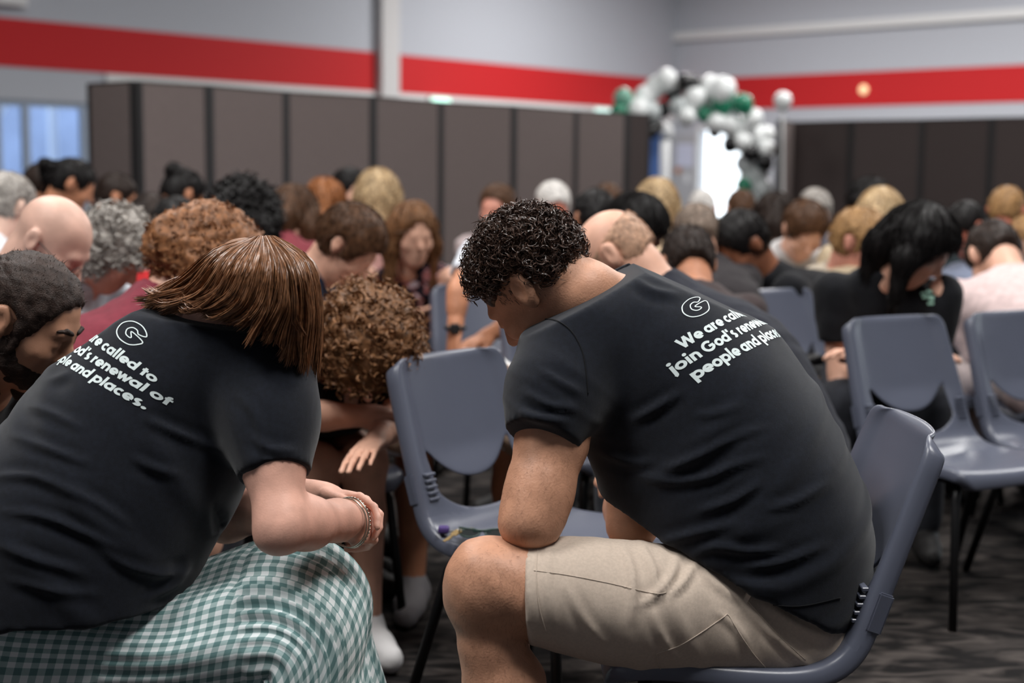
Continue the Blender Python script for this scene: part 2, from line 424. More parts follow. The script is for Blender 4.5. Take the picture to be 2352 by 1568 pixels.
# wall fixtures
def fixture(name, lab, cat, M, x, z, w, hgt, dep, m, bev=0.01):
    return tag(box(name, (x - w / 2, 0.0, z - hgt / 2), (x + w / 2, dep, z + hgt / 2), m, None, M, bev), lab, cat)
def z_at(py, px, M):
    x = on_wall(px, M); p = M @ Vector((x, 0, 0)); d = P(px, py, 1.0); s = p[1]; return P(px, py, s)[2]
fixture('air_vent_box', 'white box fixture high on the grey wall in the upper corner', 'fixture', ML, on_wall(14, ML), z_at(-14, 14, ML), 0.55, 0.28, 0.16, white_m)
ex = empty('exit_sign', tuple(ML @ Vector((on_wall(1002, ML), 0, z_at(236, 1002, ML)))))
box('housing', (on_wall(1002, ML) - 0.24, 0.03, z_at(236, 1002, ML) - 0.12), (on_wall(1002, ML) + 0.24, 0.10, z_at(236, 1002, ML) + 0.09), white_m, ex, ML)
box('lit_panel', (on_wall(1002, ML) - 0.21, 0.10, z_at(236, 1002, ML) - 0.10), (on_wall(1002, ML) + 0.21, 0.108, z_at(236, 1002, ML) + 0.07), emis('exit_green', (0.55, 1.0, 0.82), 1.6), ex, ML)
tag(ex, 'pale green lit sign just above the grey partition', 'sign')
ex = empty('exit_sign', tuple(ML @ Vector((on_wall(1376, ML), 0, z_at(256, 1376, ML)))))
box('housing', (on_wall(1376, ML) - 0.30, 0.03, z_at(256, 1376, ML) - 0.10), (on_wall(1376, ML) + 0.30, 0.10, z_at(256, 1376, ML) + 0.07), white_m, ex, ML)
box('lit_panel', (on_wall(1376, ML) - 0.27, 0.10, z_at(256, 1376, ML) - 0.08), (on_wall(1376, ML) + 0.27, 0.108, z_at(256, 1376, ML) + 0.05), emis('exit_green2', (0.7, 1.0, 0.92), 0.9), ex, ML)
tag(ex, 'pale lit sign beside the balloon arch, above the partition end', 'sign')
cx_, cz_ = on_wall(1978, MR), z_at(206, 1978, MR)
bm = bmesh.new(); bmesh.ops.create_uvsphere(bm, u_segments=16, v_segments=8, radius=0.085); bmesh.ops.scale(bm, vec=(1, 0.5, 1), verts=bm.verts)
bmesh.ops.transform(bm, matrix=MR @ Matrix.Translation((cx_, 0.03, cz_)), verts=bm.verts)
tag(link('wall_fixture', bm_mesh('wall_fixture', bm, True), emis('fixture_cream', (1.0, 0.72, 0.40), 0.8)), 'small round cream fixture on the red wall stripe', 'lamp')  # small emissive cream disc for the yellowish dot on the stripe
# noticeboard with papers, blue banner and white post by the doorway
nb = empty('notice_board', tuple(MR @ Vector((on_wall(1572, MR), 0.02, 1.0))))
xa, xb2 = on_wall(1548, MR), on_wall(1600, MR)
box('board', (xa, 0.0, 0.5), (xb2, 0.04, 2.05), mat('board_grey', srgb(176, 176, 180), rough=0.8), nb, MR)
box('paper', (xa + 0.08, 0.042, 1.42), (xb2 - 0.05, 0.048, 1.86), mat('paper_lilac', srgb(205, 208, 228), rough=0.8), nb, MR)
box('paper', (xa + 0.3, 0.042, 1.12), (xb2 - 0.15, 0.048, 1.28), mat('paper_white', srgb(232, 234, 236), rough=0.8), nb, MR)
box('paper', (xa + 0.06, 0.042, 1.3), (xa + 0.2, 0.048, 1.4), mat('paper_orange', srgb(190, 120, 70), rough=0.8), nb, MR)
tag(nb, 'grey notice board with pinned papers behind the balloon arch', 'notice board')
bl = P(1493, 400, 15.6)
bn = empty('banner', (bl[0], bl[1], 0))
box('cloth_panel', (bl[0] - 0.06, bl[1] - 0.01, 0.1), (bl[0] + 0.10, bl[1] + 0.01, 1.72), mat('banner_blue', srgb(86, 124, 196), rough=0.6), bn)
box('foot', (bl[0] - 0.16, bl[1] - 0.12, 0), (bl[0] + 0.2, bl[1] + 0.12, 0.03), alu, bn); tag(bn, 'narrow blue banner beside the partition end', 'banner')
pw = P(1521, 400, 15.9); po = empty('white_post', (pw[0], pw[1], 0))
tube('shaft', [(pw[0], pw[1], z) for z in (0.0, 0.05, 0.9, 1.66)], [0.11, 0.085, 0.08, 0.08], white_m, po, 16)
bm = bmesh.new(); bmesh.ops.create_uvsphere(bm, u_segments=20, v_segments=12, radius=0.115); bmesh.ops.translate(bm, vec=(pw[0], pw[1], 1.72), verts=bm.verts)
link('ball', bm_mesh('ball', bm, True), white_m, po); tag(po, 'white post with a ball top under the balloon arch', 'post')

# ------------------------------------------------------------------ folding partitions
fab_m = mat('partition_fabric', srgb(112, 101, 99), rough=0.95, bump=0.3, scale=700, var=0.06, vscale=60, spec=0.1)
fab_shade_m = mat('partition_fabric_shaded', srgb(72, 64, 63), rough=0.95, bump=0.3, scale=700, var=0.06, vscale=60, spec=0.1)  # same fabric, with the shade of panels turned from the light painted in
edge_m = mat('partition_edge', srgb(34, 32, 33), rough=0.6)
PH = 1.83
def panel(par, a, b, m):
    a = np.array([a[0], a[1], 0.0]); b = np.array([b[0], b[1], 0.0]); d = unit(b - a); n = np.array([d[1], -d[0], 0]); L = np.linalg.norm(b - a)
    M = Matrix(((d[0], n[0], 0, a[0]), (d[1], n[1], 0, a[1]), (0, 0, 1, 0), (0, 0, 0, 1)))
    o = box('panel', (0.035, -0.025, 0.06), (L - 0.035, 0.025, PH - 0.012), m, par, M, 0.006)
    bm = bmesh.new()
    for lo, hi in (((0.0, -0.028, 0.02), (0.034, 0.028, PH)), ((L - 0.034, -0.028, 0.02), (L, 0.028, PH)), ((0.034, -0.028, PH - 0.011), (L - 0.034, 0.028, PH)), ((0.034, -0.028, 0.02), (L - 0.034, 0.028, 0.058))): box_bm(bm, lo, hi, M)
    bmesh.ops.recalc_face_normals(bm, faces=bm.faces)
    link('panel_edge', bm_mesh('panel_edge', bm), edge_m, par)
    bm = bmesh.new()
    for x in (0.1, L - 0.1): box_bm(bm, (x - 0.03, -0.12, 0.0), (x + 0.03, 0.12, 0.03), M)
    link('foot', bm_mesh('foot', bm), edge_m, par)
def cross(px, o, d):
    r = P(px, 400, 1.0)[:2]; s = np.linalg.solve(np.array([[d[0], -r[0]], [d[1], -r[1]]]), -np.asarray(o[:2])); return np.array(o[:2]) + s[0] * np.array(d[:2])
p0 = P(316, 400, 9.45)[:2]; dL = np.array([0.645, 0.764])
pl = empty('folding_partition', (p0[0], p0[1], 0))
seams = [316, 468, 663, 843, 1017, 1165, 1326, 1424]; pts = []
for i, s in enumerate(seams): pts.append(cross(s, p0, dL) + np.array([dL[1], -dL[0]]) * (0.05 if i % 2 else -0.05))
pts[0] = p0
for a, b in zip(pts, pts[1:]): panel(pl, a, b, fab_m)
panel(pl, P(212, 400, 9.78)[:2], p0, fab_m)
panel(pl, pts[-1], P(1488, 400, 13.75)[:2], fab_shade_m)
tag(pl, 'long grey fabric folding partition behind the crowd, dark seams', 'partition')
pr0 = P(1812, 400, 15.3)[:2]; dR = np.array([0.73, -0.683])
pr = empty('folding_partition', (pr0[0], pr0[1], 0))
seams = [1812, 1958, 2112, 2279, 2470, 2690, 2950, 3260]; pts = []
for i, s in enumerate(seams): pts.append(cross(s, pr0, dR) + np.array([dR[1], -dR[0]]) * (0.04 if i % 2 else -0.04))
for a, b in zip(pts, pts[1:]): panel(pr, a, b, fab_shade_m)
panel(pr, P(1786, 400, 14.85)[:2], pts[0], fab_m)
tag(pr, 'shaded folding partition standing right of the balloon arch', 'partition')

# ------------------------------------------------------------------ balloons
def balloon_mesh(name):
    V, Q = [], []; n, mrow = 18, 12
    for i in range(mrow + 1):
        t = i / mrow; a = PI * t; r = math.sin(a); z = math.cos(a)
        if z < 0: z *= 1.18; r *= 1 - 0.10 * (-z)
        V += [(r * math.cos(2 * PI * j / n), r * math.sin(2 * PI * j / n), z) for j in range(n)]
    V += [(0.09 * math.cos(2 * PI * j / n), 0.09 * math.sin(2 * PI * j / n), -1.27) for j in range(n)]
    for i in range(mrow + 1):
        for j in range(n): Q.append((i * n + j, (i + 1) * n + j, (i + 1) * n + (j + 1) % n, i * n + (j + 1) % n))
    return np_mesh(name, V, Q)
bal = {k: mat('balloon_' + k, c, rough=0.22, spec=0.6) for k, c in dict(white=srgb(240, 243, 243), black=srgb(14, 13, 15), green=srgb(38, 128, 98), sage=srgb(120, 172, 152), grey=srgb(196, 202, 203)).items()}
bmesh_cache = {}
for k in bal:
    me = balloon_mesh('balloon'); me.materials.append(bal[k]); bmesh_cache[k] = me
arch_loc = P(1600, 400, 15.2)
arch = empty('balloon_arch', (arch_loc[0], arch_loc[1], 0))
rb = random.Random(4)
def balloon(px, py, d, k, Y=15.2, par=arch):
    p = P(px, py, Y + rb.uniform(-0.12, 0.12)); r = d * 0.5 * Y / FPX
    o = bpy.data.objects.new('balloon', bmesh_cache[k]); COL.objects.link(o); o.scale = (r, r, r)
    o.rotation_euler = (rb.uniform(-0.7, 0.7), rb.uniform(-0.7, 0.7), rb.uniform(0, 6))
    if par is not None: o.parent = par; o.location = Vector(p) - par.location
    else: o.location = p
    return o
for a in [(1432, 225, 46, 'sage'), (1422, 256, 40, 'green'), (1444, 262, 40, 'sage'), (1466, 250, 52, 'white'), (1484, 222, 56, 'white'), (1494, 258, 50, 'grey'),
          (1508, 200, 54, 'white'), (1531, 182, 50, 'white'), (1549, 214, 40, 'black'), (1523, 252, 38, 'black'), (1506, 288, 36, 'black'), (1497, 300, 34, 'black'),
          (1572, 186, 36, 'black'), (1590, 190, 38, 'black'), (1560, 244, 46, 'grey'), (1595, 224, 52, 'white'), (1600, 246, 42, 'grey'), (1632, 202, 60, 'white'), (1662, 204, 58, 'white'), (1640, 226, 46, 'white'),
          (1578, 268, 42, 'white'), (1620, 262, 40, 'green'), (1658, 240, 46, 'green'), (1684, 236, 40, 'sage'), (1706, 238, 48, 'green'), (1645, 282, 48, 'white'), (1676, 288, 50, 'white'), (1710, 290, 52, 'white'), (1731, 270, 44, 'white'),
          (1640, 304, 26, 'black'), (1680, 330, 40, 'black'), (1724, 348, 42, 'black'), (1756, 372, 40, 'black'), (1704, 326, 46, 'white'), (1738, 314, 52, 'white'), (1758, 310, 46, 'white'), (1760, 344, 46, 'white'),
          (1712, 376, 46, 'grey'), (1742, 400, 50, 'grey'), (1708, 424, 36, 'green'), (1722, 412, 46, 'grey'), (1752, 432, 50, 'grey'), (1732, 456, 50, 'grey'), (1756, 476, 46, 'white'), (1738, 500, 48, 'grey'), (1755, 530, 46, 'white'), (1735, 560, 46, 'white'), (1755, 590, 46, 'black'), (1738, 615, 44, 'white'), (1758, 620, 40, 'grey')]:
    balloon(*a)
for a in [(1600, 330, 40, 'grey')]: pass
tube('frame', [tuple(P(x, y, 15.3)) for x, y in ((1475, 640), (1480, 500), (1485, 330), (1510, 240), (1580, 205), (1660, 225), (1720, 300), (1742, 400), (1748, 520), (1750, 620))], 0.014, edge_m, arch, 6)
tag(arch, 'balloon arch of white, black and green balloons over the doorway', 'balloon arch')
bs = empty('balloon_stick', tuple(P(1798, 600, 14.2) * np.array([1, 1, 0])))
balloon(1798, 231, 42, 'white', 14.2, None).parent = bs
b_ = bs.children[0]; b_.location = Vector(P(1798, 231, 14.2)) - bs.location; b_.rotation_euler = (0, 0, 0)
tube('stick', [tuple(P(1798, y, 14.2)) for y in (252, 330, 480)] + [(bs.location[0], bs.location[1], 0.0)], 0.012, white_m, bs, 6)
tag(bs, 'single white balloon on a stick at the dark partition end', 'balloon')

# ------------------------------------------------------------------ moulded plastic chair
plast = mat('chair_plastic', srgb(85, 89, 103), rough=0.32, bump=0.06, scale=900, spec=0.5, var=0.05, vscale=3)
tube_m = mat('chair_leg_black', srgb(16, 16, 18), rough=0.45, spec=0.4)
def chair_shell():
    prof = np.array([(0.222, 0.395), (0.218, 0.43), (0.195, 0.448), (0.13, 0.452), (0.02, 0.440), (-0.09, 0.436), (-0.145, 0.448), (-0.178, 0.476), (-0.197, 0.52), (-0.225, 0.60), (-0.262, 0.70), (-0.297, 0.795), (-0.304, 0.815), (-0.316, 0.822)])
    d = np.r_[0, np.cumsum(np.linalg.norm(np.diff(prof, axis=0), axis=1))]
    fine = catmull(prof, 400); fd = np.r_[0, np.cumsum(np.linalg.norm(np.diff(fine, axis=0), axis=1))]; Ltot = fd[-1]
    def pt(s): return np.array([np.interp(s, fd, fine[:, 0]), np.interp(s, fd, fine[:, 1])])
    def s_of_z(z):      # arc length on the back part where height is z
        m = fd > 0.36; return float(np.interp(z, fine[m, 1], fd[m]))
    us = np.array([-1, -0.93, -0.86, -0.78, -0.72, -0.6, -0.45, -0.3, -0.15, 0, 0.15, 0.3, 0.45, 0.6, 0.72, 0.78, 0.86, 0.93, 1])
    rs, rg, rk = 22, 5, 18
    rows = rs + rg + rk + 1
    G = np.zeros((rows, len(us) + 4, 3)); hw_open = 0.72
    for j, u in enumerate(us):
        q = min(abs(u) / hw_open, 1.0)
        zl = 0.474 + 0.046 * q ** 3; zt = 0.538 + 0.080 * q ** 2.4
        sl, st = s_of_z(zl), s_of_z(zt)
        ss = np.r_[np.linspace(0, sl, rs + 1), np.linspace(sl, st, rg + 1)[1:], np.linspace(st, Ltot, rk + 1)[1:]]
        for i, s in enumerate(ss):
            x, z = pt(s); hw = np.interp(z if s > 0.36 else 0.44, [0.44, 0.5, 0.6, 0.82], [0.222, 0.213, 0.208, 0.192]) if s > 0.30 else np.interp(s, [0, 0.05, 0.3], [0.205, 0.220, 0.222])
            t = np.clip((s - (Ltot - 0.055)) / 0.055, 0, 1); hw -= 0.035 * (1 - math.sqrt(max(0, 1 - t * t)))      # rounded top corners
            t = np.clip((0.05 - s) / 0.05, 0, 1); hw -= 0.02 * t * t
            bowl = (1 - min(1, abs(u)) ** 2)
            if s > 0.36: x -= (0.026 * bowl + 0.009 * np.clip((0.86 - abs(u)) / 0.1, 0, 1)) * np.clip((z - 0.50) / 0.1, 0, 1)
            else: z -= 0.016 * bowl * np.clip(s / 0.1, 0, 1)
            G[i, j + 2] = (x, u * hw, z)
    # folded-back side flanges
    for i in range(rows):
        a, b = G[max(i - 1, 0), 2], G[min(i + 1, rows - 1), 2]; t = unit(b - a); nrm = np.array([t[2], 0, -t[0]])   # points backwards / down
        nrm = np.array([-abs(t[2]) if True else 0, 0, -abs(t[0])]); nrm = unit(nrm)
        for side, j0 in ((-1, 2), (1, len(us) + 1)):
            p = G[i, j0]; w = 0.034
            o1, o2 = (1, 0) if side < 0 else (len(us) + 2, len(us) + 3)
            G[i, o1] = p + nrm * w * 0.4 + np.array([0, side * 0.006, 0]); G[i, o2] = p + nrm * w + np.array([0, side * 0.006, 0])
    nc = len(us) + 4
    Q = []
    for i in range(rows - 1):
        for j in range(nc - 1):
            um = None
            if 2 <= j < nc - 3: um = (us[j - 2] + us[j - 1]) / 2
            if um is not None and abs(um) < hw_open and rs <= i < rs + rg: continue
            Q.append((i * nc + j, i * nc + j + 1, (i + 1) * nc + j + 1, (i + 1) * nc + j))
    me = np_mesh('shell_src', G.reshape(-1, 3), np.array(Q))
    o = bpy.data.objects.new('shell_src', me); COL.objects.link(o)
    bm = bmesh.new(); bm.from_mesh(me); bmesh.ops.delete(bm, geom=[v for v in bm.verts if not v.link_faces], context='VERTS'); bm.to_mesh(me); bm.free()
    s = o.modifiers.new('s', 'SOLIDIFY'); s.thickness = 0.006; s.offset = 0.0; s.use_even_offset = True
    s = o.modifiers.new('u', 'SUBSURF'); s.levels = 1; s.render_levels = 1
    dg = bpy.context.evaluated_depsgraph_get(); me2 = bpy.data.meshes.new_from_object(o.evaluated_get(dg)); bpy.data.objects.remove(o)
    out = []
    for nm, keep in (('seat', lambda c: not (c.z > 0.476 and c.x < -0.13)), ('backrest', lambda c: c.z > 0.476 and c.x < -0.13)):
        bm = bmesh.new(); bm.from_mesh(me2)
        bmesh.ops.delete(bm, geom=[f for f in bm.faces if not keep(f.calc_center_median())], context='FACES')
        m = bm_mesh(nm, bm, True); m.materials.append(plast); out.append(m)
    return out
seat_me, back_me = chair_shell()
def tube_mesh(name, pts, r, m, n=10):
    V, Q = tube_np(pts, r, n); me = quads_to_mesh(name, V, Q); me.materials.append(m); return me
leg_me = []
for sy in (-1, 1):
    leg_me.append(tube_mesh('leg', [(0.15, sy * 0.175, 0.415), (0.165, sy * 0.195, 0.36), (0.205, sy * 0.225, 0.0)], 0.0125, tube_m))
    leg_me.append(tube_mesh('leg', [(-0.10, sy * 0.175, 0.410), (-0.135, sy * 0.195, 0.36), (-0.245, sy * 0.222, 0.0)], 0.0125, tube_m))
bm = bmesh.new()
for sy in (-1, 1): box_bm(bm, (-0.11, sy * 0.175 - 0.011, 0.398), (0.16, sy * 0.175 + 0.011, 0.42))
for x in (-0.09, 0.13): box_bm(bm, (x - 0.011, -0.175, 0.398), (x + 0.011, 0.175, 0.42))
rail_me = bm_mesh('seat_frame', bm); rail_me.materials.append(tube_m)
rib_me = []
for sy in (-1, 1):
    bm = bmesh.new()
    for k in range(5):
        z = 0.515 + k * 0.0135; x = -0.190 - (z - 0.50) * 0.28
        box_bm(bm, (x - 0.004, sy * 0.182 - 0.016, z - 0.0035), (x + 0.008, sy * 0.182 + 0.016, z + 0.0035))
    bmesh.ops.bevel(bm, geom=bm.edges[:], offset=0.0015, segments=1, affect='EDGES')
    m = bm_mesh('grip_ridges', bm); m.materials.append(plast); rib_me.append(m)
lug_me = []
for sy in (-1, 1):
    bm = bmesh.new(); Mx = Matrix.Translation((-0.226, sy * 0.219, 0.535)) @ Matrix.Rotation(-0.32, 4, 'Y')
    box_bm(bm, (-0.014, -0.005, -0.035), (0.012, 0.005, 0.035), Mx); bmesh.ops.bevel(bm, geom=bm.edges[:], offset=0.003, segments=2, affect='EDGES')
    m = bm_mesh('side_lug', bm); m.materials.append(plast); lug_me.append(m)
CHAIRS = []
def chair(x, y, az, label, detail=True):
    CHAIRS.append((x, y))
    t = empty('plastic_chair', (x, y, 0), math.radians(az))
    tag(t, label, 'chair', 'moulded plastic stacking chairs')
    L = [('seat', seat_me), ('backrest', back_me), ('seat_frame', rail_me)] + [('leg', m) for m in leg_me]
    if detail: L += [('grip_ridges', m) for m in rib_me] + [('side_lug', m) for m in lug_me]
    for n, m in L:
        o = bpy.data.objects.new(n, m); COL.objects.link(o); o.parent = t
    return t
chair(0.385, 2.50, 180, 'blue-grey plastic chair under the curly-haired man in beige shorts')
chair(0.09, 3.19, -39, 'empty blue-grey plastic chair between the two people in printed tees, keys on its seat')
chair(1.335, 4.12, -62, 'empty grey plastic chair right of the seated man, under the black-haired woman')
chair(1.775, 4.34, -62, 'empty grey plastic chair at the right edge, before the pale pink top')
chair(1.18, 5.16, -55, 'grey plastic chair with a black handbag on its seat')
chair(1.60, 5.44, -55, 'grey plastic chair half hidden beside the woman in the black tee')
chair(-0.02, 5.25, -70, 'grey plastic chair next to the watch on the tanned arm')
chair(0.296, 4.24, -60, 'grey plastic chair just behind the curly-haired man\'s face')
chair(0.66, 3.74, -20, 'grey plastic chair mostly hidden behind the curly-haired man\'s back')
chair(-1.20, 3.55, -35, 'grey plastic chair behind the bearded man\'s chin')
# ------------------------------------------------------------------ heads, hands, hair
class Head:
    """local frame of a head: origin between the ears, F out of the face, L to the person's left, U to the crown"""
    def __init__(s, c, yaw, pitch, roll=0.0, sc=1.0):
        y, p, r = math.radians(yaw), math.radians(pitch), math.radians(roll)
        s.c = np.asarray(c, float); s.sc = sc
        s.F = np.array([math.cos(y) * math.cos(p), math.sin(y) * math.cos(p), -math.sin(p)])
        U = np.array([math.cos(y) * math.sin(p), math.sin(y) * math.sin(p), math.cos(p)])
        L = np.cross(U, s.F)
        s.U = U * math.cos(r) + L * math.sin(r); s.L = np.cross(s.U, s.F)
        s.R = np.array([s.F, s.L, s.U])
    def w(s, f, l, u): return s.c + s.sc * (s.F * f + s.L * l + s.U * u)
    def loc(s, p): return ((np.asarray(p) - s.c) @ s.R.T) / s.sc
    def cone(s, S, a, b, r0, r1, k, mode='u'): S.cone(s.w(*a), s.w(*b), r0 * s.sc, r1 * s.sc, k * s.sc, mode)
    def ell(s, S, c, rad, k, mode='u', tilt=0.0):
        R = s.R
        if tilt:
            ct, st = math.cos(tilt), math.sin(tilt); R = np.array([s.F * ct + s.U * st, s.L, s.U * ct - s.F * st])
        S.ell(s.w(*c), np.array(rad) * s.sc, R, k * s.sc, mode)
def add_head(S, h, female=False, ears=True, fine=True, jaw=1.0):
    h.ell(S, (-0.010, 0, 0.034), (0.097, 0.0765, 0.087), 0.0)
    h.ell(S, (0.034, 0, -0.030), (0.056, 0.060 * jaw, 0.078), 0.03)
    h.ell(S, (0.030, 0, -0.066), (0.054, 0.050 * jaw, 0.046), 0.025)
    h.cone(S, (0.062, -0.014 * jaw, -0.098), (0.062, 0.014 * jaw, -0.098), 0.021, 0.021, 0.02)
    h.cone(S, (0.080, -0.034, 0.026), (0.080, 0.034, 0.026), 0.012, 0.012, 0.016)
    for s in (-1, 1):
        h.ell(S, (0.058, s * 0.043, -0.022), (0.030, 0.024, 0.024), 0.02)
        h.ell(S, (0.098, s * 0.032, 0.004), (0.016, 0.019, 0.012), 0.012, 's')
        h.ell(S, (0.0775, s * 0.032, 0.003), (0.0135, 0.0155, 0.0135), 0.003)
        if fine:
            h.cone(S, (0.0925, s * 0.020, 0.000), (0.0865, s * 0.044, 0.000), 0.0022, 0.0022, 0.003)
            h.cone(S, (0.0905, s * 0.004, -0.026), (0.096, s * 0.013, -0.030), 0.008, 0.0075, 0.008)
            h.cone(S, (0.082, s * 0.016, -0.03), (0.072, s * 0.034, -0.066), 0.004, 0.003, 0.012)
    h.cone(S, (0.089, 0, 0.012), (0.111, 0, -0.024), 0.0085, 0.0125, 0.012)
    h.cone(S, (0.086, -0.020, -0.0585), (0.086, 0.020, -0.0585), 0.0062, 0.0062, 0.007)
    h.cone(S, (0.085, -0.017, -0.0705), (0.085, 0.017, -0.0705), 0.0072, 0.0072, 0.007)
    h.cone(S, (0.094, -0.018, -0.0648), (0.094, 0.018, -0.0648), 0.0022, 0.0022, 0.003, 's')
    if ears:
        for s in (-1, 1):
            h.ell(S, (-0.016, s * 0.084, 0.004), (0.0205, 0.0095, 0.032), 0.008, tilt=0.25)
            h.ell(S, (-0.008, s * 0.079, -0.020), (0.0115, 0.007, 0.015), 0.008)
            if fine:
                h.ell(S, (-0.011, s * 0.0935, 0.006), (0.0120, 0.008, 0.020), 0.004, 's', tilt=0.25)
                h.ell(S, (-0.003, s * 0.083, -0.006), (0.006, 0.005, 0.007), 0.004)
def hair_cap(h, t=0.012, hairline=0.080, low=-0.045, sides=0.0):
    """the mass of short hair as a shape: skull swollen by t, cleared from face, ears and neck"""
    S = Shape()
    h.ell(S, (-0.012, 0, 0.036), (0.097 + t, 0.0765 + t, 0.087 + t), 0.0)
    h.ell(S, (-0.040, 0, -0.010), (0.066 + t, 0.066 + t * 0.8, 0.075), 0.02)
    h.ell(S, (0.118, 0, hairline - 0.094), (0.080, 0.110, 0.094), 0.014, 's')         # face
    h.ell(S, (0.052, 0, -0.085), (0.075, 0.12, 0.085), 0.012, 's')                   # cheeks, jaw
    S.cut(h.w(0, 0, low - 0.045), -h.U - 0.55 * h.F)
    for s in (-1, 1): h.ell(S, (-0.010, s * 0.094, -0.004), (0.033, 0.032, 0.043), 0.008, 's')
    return S
def fuzz(V, Q, amp, freq, seed):
    N = vnormals(V, Q); return V + N * (amp * wave(V, seed, freq))[:, None]
def shape_obj(name, S, hres, m, par, amp=0.0, freq=60.0, seed=1, smooth=1, lo=None, hi=None, post=None):
    V, Q = S.mesh(hres, lo, hi)
    if len(V) == 0: return None
    if smooth: V = relax(V, Q, smooth, 0.4)
    if amp: V = fuzz(V, Q, amp, freq, seed)
    if post is not None: V = post(V, vnormals(V, Q))
    return link(name, np_mesh(name, V, Q), m, par)
def hair_obj(name, S, hres, m, par, h, amp=0.003, freq=70.0, seed=1, n=900, length=0.035, thick=0.0011, grav=0.3, lift=0.25):
    """hair mass plus combed strands lying on it, in one mesh"""
    V, Q = S.mesh(hres); V = relax(V, Q, 2, 0.4); N = vnormals(V, Q); r = np.random.RandomState(seed)
    Vm = V + N * (amp * wave(V, seed, freq))[:, None] - N * 0.002
    crown = h.w(-0.055, 0, 0.115); pk = r.randint(0, len(V), n); p = V[pk]; nn = N[pk]
    d = p - crown; d /= np.linalg.norm(d, axis=1, keepdims=True) + 1e-6
    d = d + np.array([0, 0, -1.0]) * grav + r.normal(size=(n, 3)) * 0.14
    d = d - nn * (d * nn).sum(1, keepdims=True); d /= np.linalg.norm(d, axis=1, keepdims=True) + 1e-6
    L = (length * r.uniform(0.6, 1.3, n))[:, None, None]; t = np.linspace(0, 1, 6)[None, :, None]
    bend = -(0.5 * L / 0.09)                                   # follow the roundness of the head
    path = p[:, None] + d[:, None] * L * (t - 0.4) + nn[:, None] * (0.0015 + L * bend * (t - 0.4) ** 2 * 0.9 + lift * L * 0.12 * t + r.normal(size=(n, 1, 1)) * 0.0008)
    sv, sq = strands_np(path, thick * r.uniform(0.7, 1.4, n), 2)
    V, Q = merge([(Vm, Q), (sv, sq)])
    return link(name, np_mesh(name, V, Q), m, par)
def hand_shape(S, wrist, d, up, side, curl=0.5, spread=0.06, sc=1.0, thumb=0.5, k=0.005):
    """palm and five fingers: d wrist->knuckles, up = back of the hand, side = +1/-1 puts the thumb on +/-(d x up)"""
    d = unit(d); up = unit(up - d * (np.asarray(up) @ d)); sd = np.cross(d, up) * side
    wv = lambda a, b, c: np.asarray(wrist) + sc * (d * a + sd * b + up * c)
    R = np.array([d, sd, up])
    S.ell(wv(0.048, 0.004, 0), np.array([0.056, 0.040, 0.0155]) * sc, R, 0.012)
    S.cone(wv(-0.02, 0, 0), wv(0.02, 0, 0), 0.024 * sc, 0.024 * sc, 0.015)
    S.ell(wv(0.030, 0.024, -0.010), np.array([0.030, 0.017, 0.014]) * sc, R, 0.01)
    base = [(0.092, 0.030, 0.002), (0.097, 0.010, 0.004), (0.093, -0.010, 0.003), (0.084, -0.028, 0.0)]
    Ls = [(0.042, 0.026, 0.020), (0.046, 0.029, 0.021), (0.043, 0.027, 0.020), (0.034, 0.021, 0.018)]; rr = [0.0088, 0.0090, 0.0085, 0.0075]
    for i in range(4):
        p = np.array(base[i]); a = 0.0; yaw = (0.10, 0.02, -0.05, -0.13)[i] * (1 + spread * 4)
        S.cone(wv(0.055, p[1] * 0.75, 0), wv(*p), 0.010 * sc, rr[i] * 1.05 * sc, 0.008)
        c = curl[i] if hasattr(curl, '__len__') else curl
        for j in range(3):
            a += c * (0.75, 1.0, 0.65)[j]
            q = p + Ls[i][j] * np.array([math.cos(a) * math.cos(yaw), math.sin(yaw) * math.cos(a), -math.sin(a)])
            S.cone(wv(*p), wv(*q), (rr[i] - 0.0006 * j) * sc, (rr[i] - 0.0006 * (j + 1)) * sc, k if j == 0 else 0.002); p = q
    p = np.array((0.022, 0.034, -0.006)); q = p + np.array((0.036, 0.020 - 0.020 * thumb, -0.014 * thumb - 0.004)); r_ = q + np.array((0.030, 0.010 - 0.026 * thumb, -0.014 * thumb)); e = r_ + np.array((0.020, 0.002 - 0.018 * thumb, -0.006 * thumb))
    S.cone(wv(*p), wv(*q), 0.0135 * sc, 0.0105 * sc, 0.008); S.cone(wv(*q), wv(*r_), 0.0103 * sc, 0.0095 * sc, 0.002); S.cone(wv(*r_), wv(*e), 0.0095 * sc, 0.0075 * sc, 0.002)
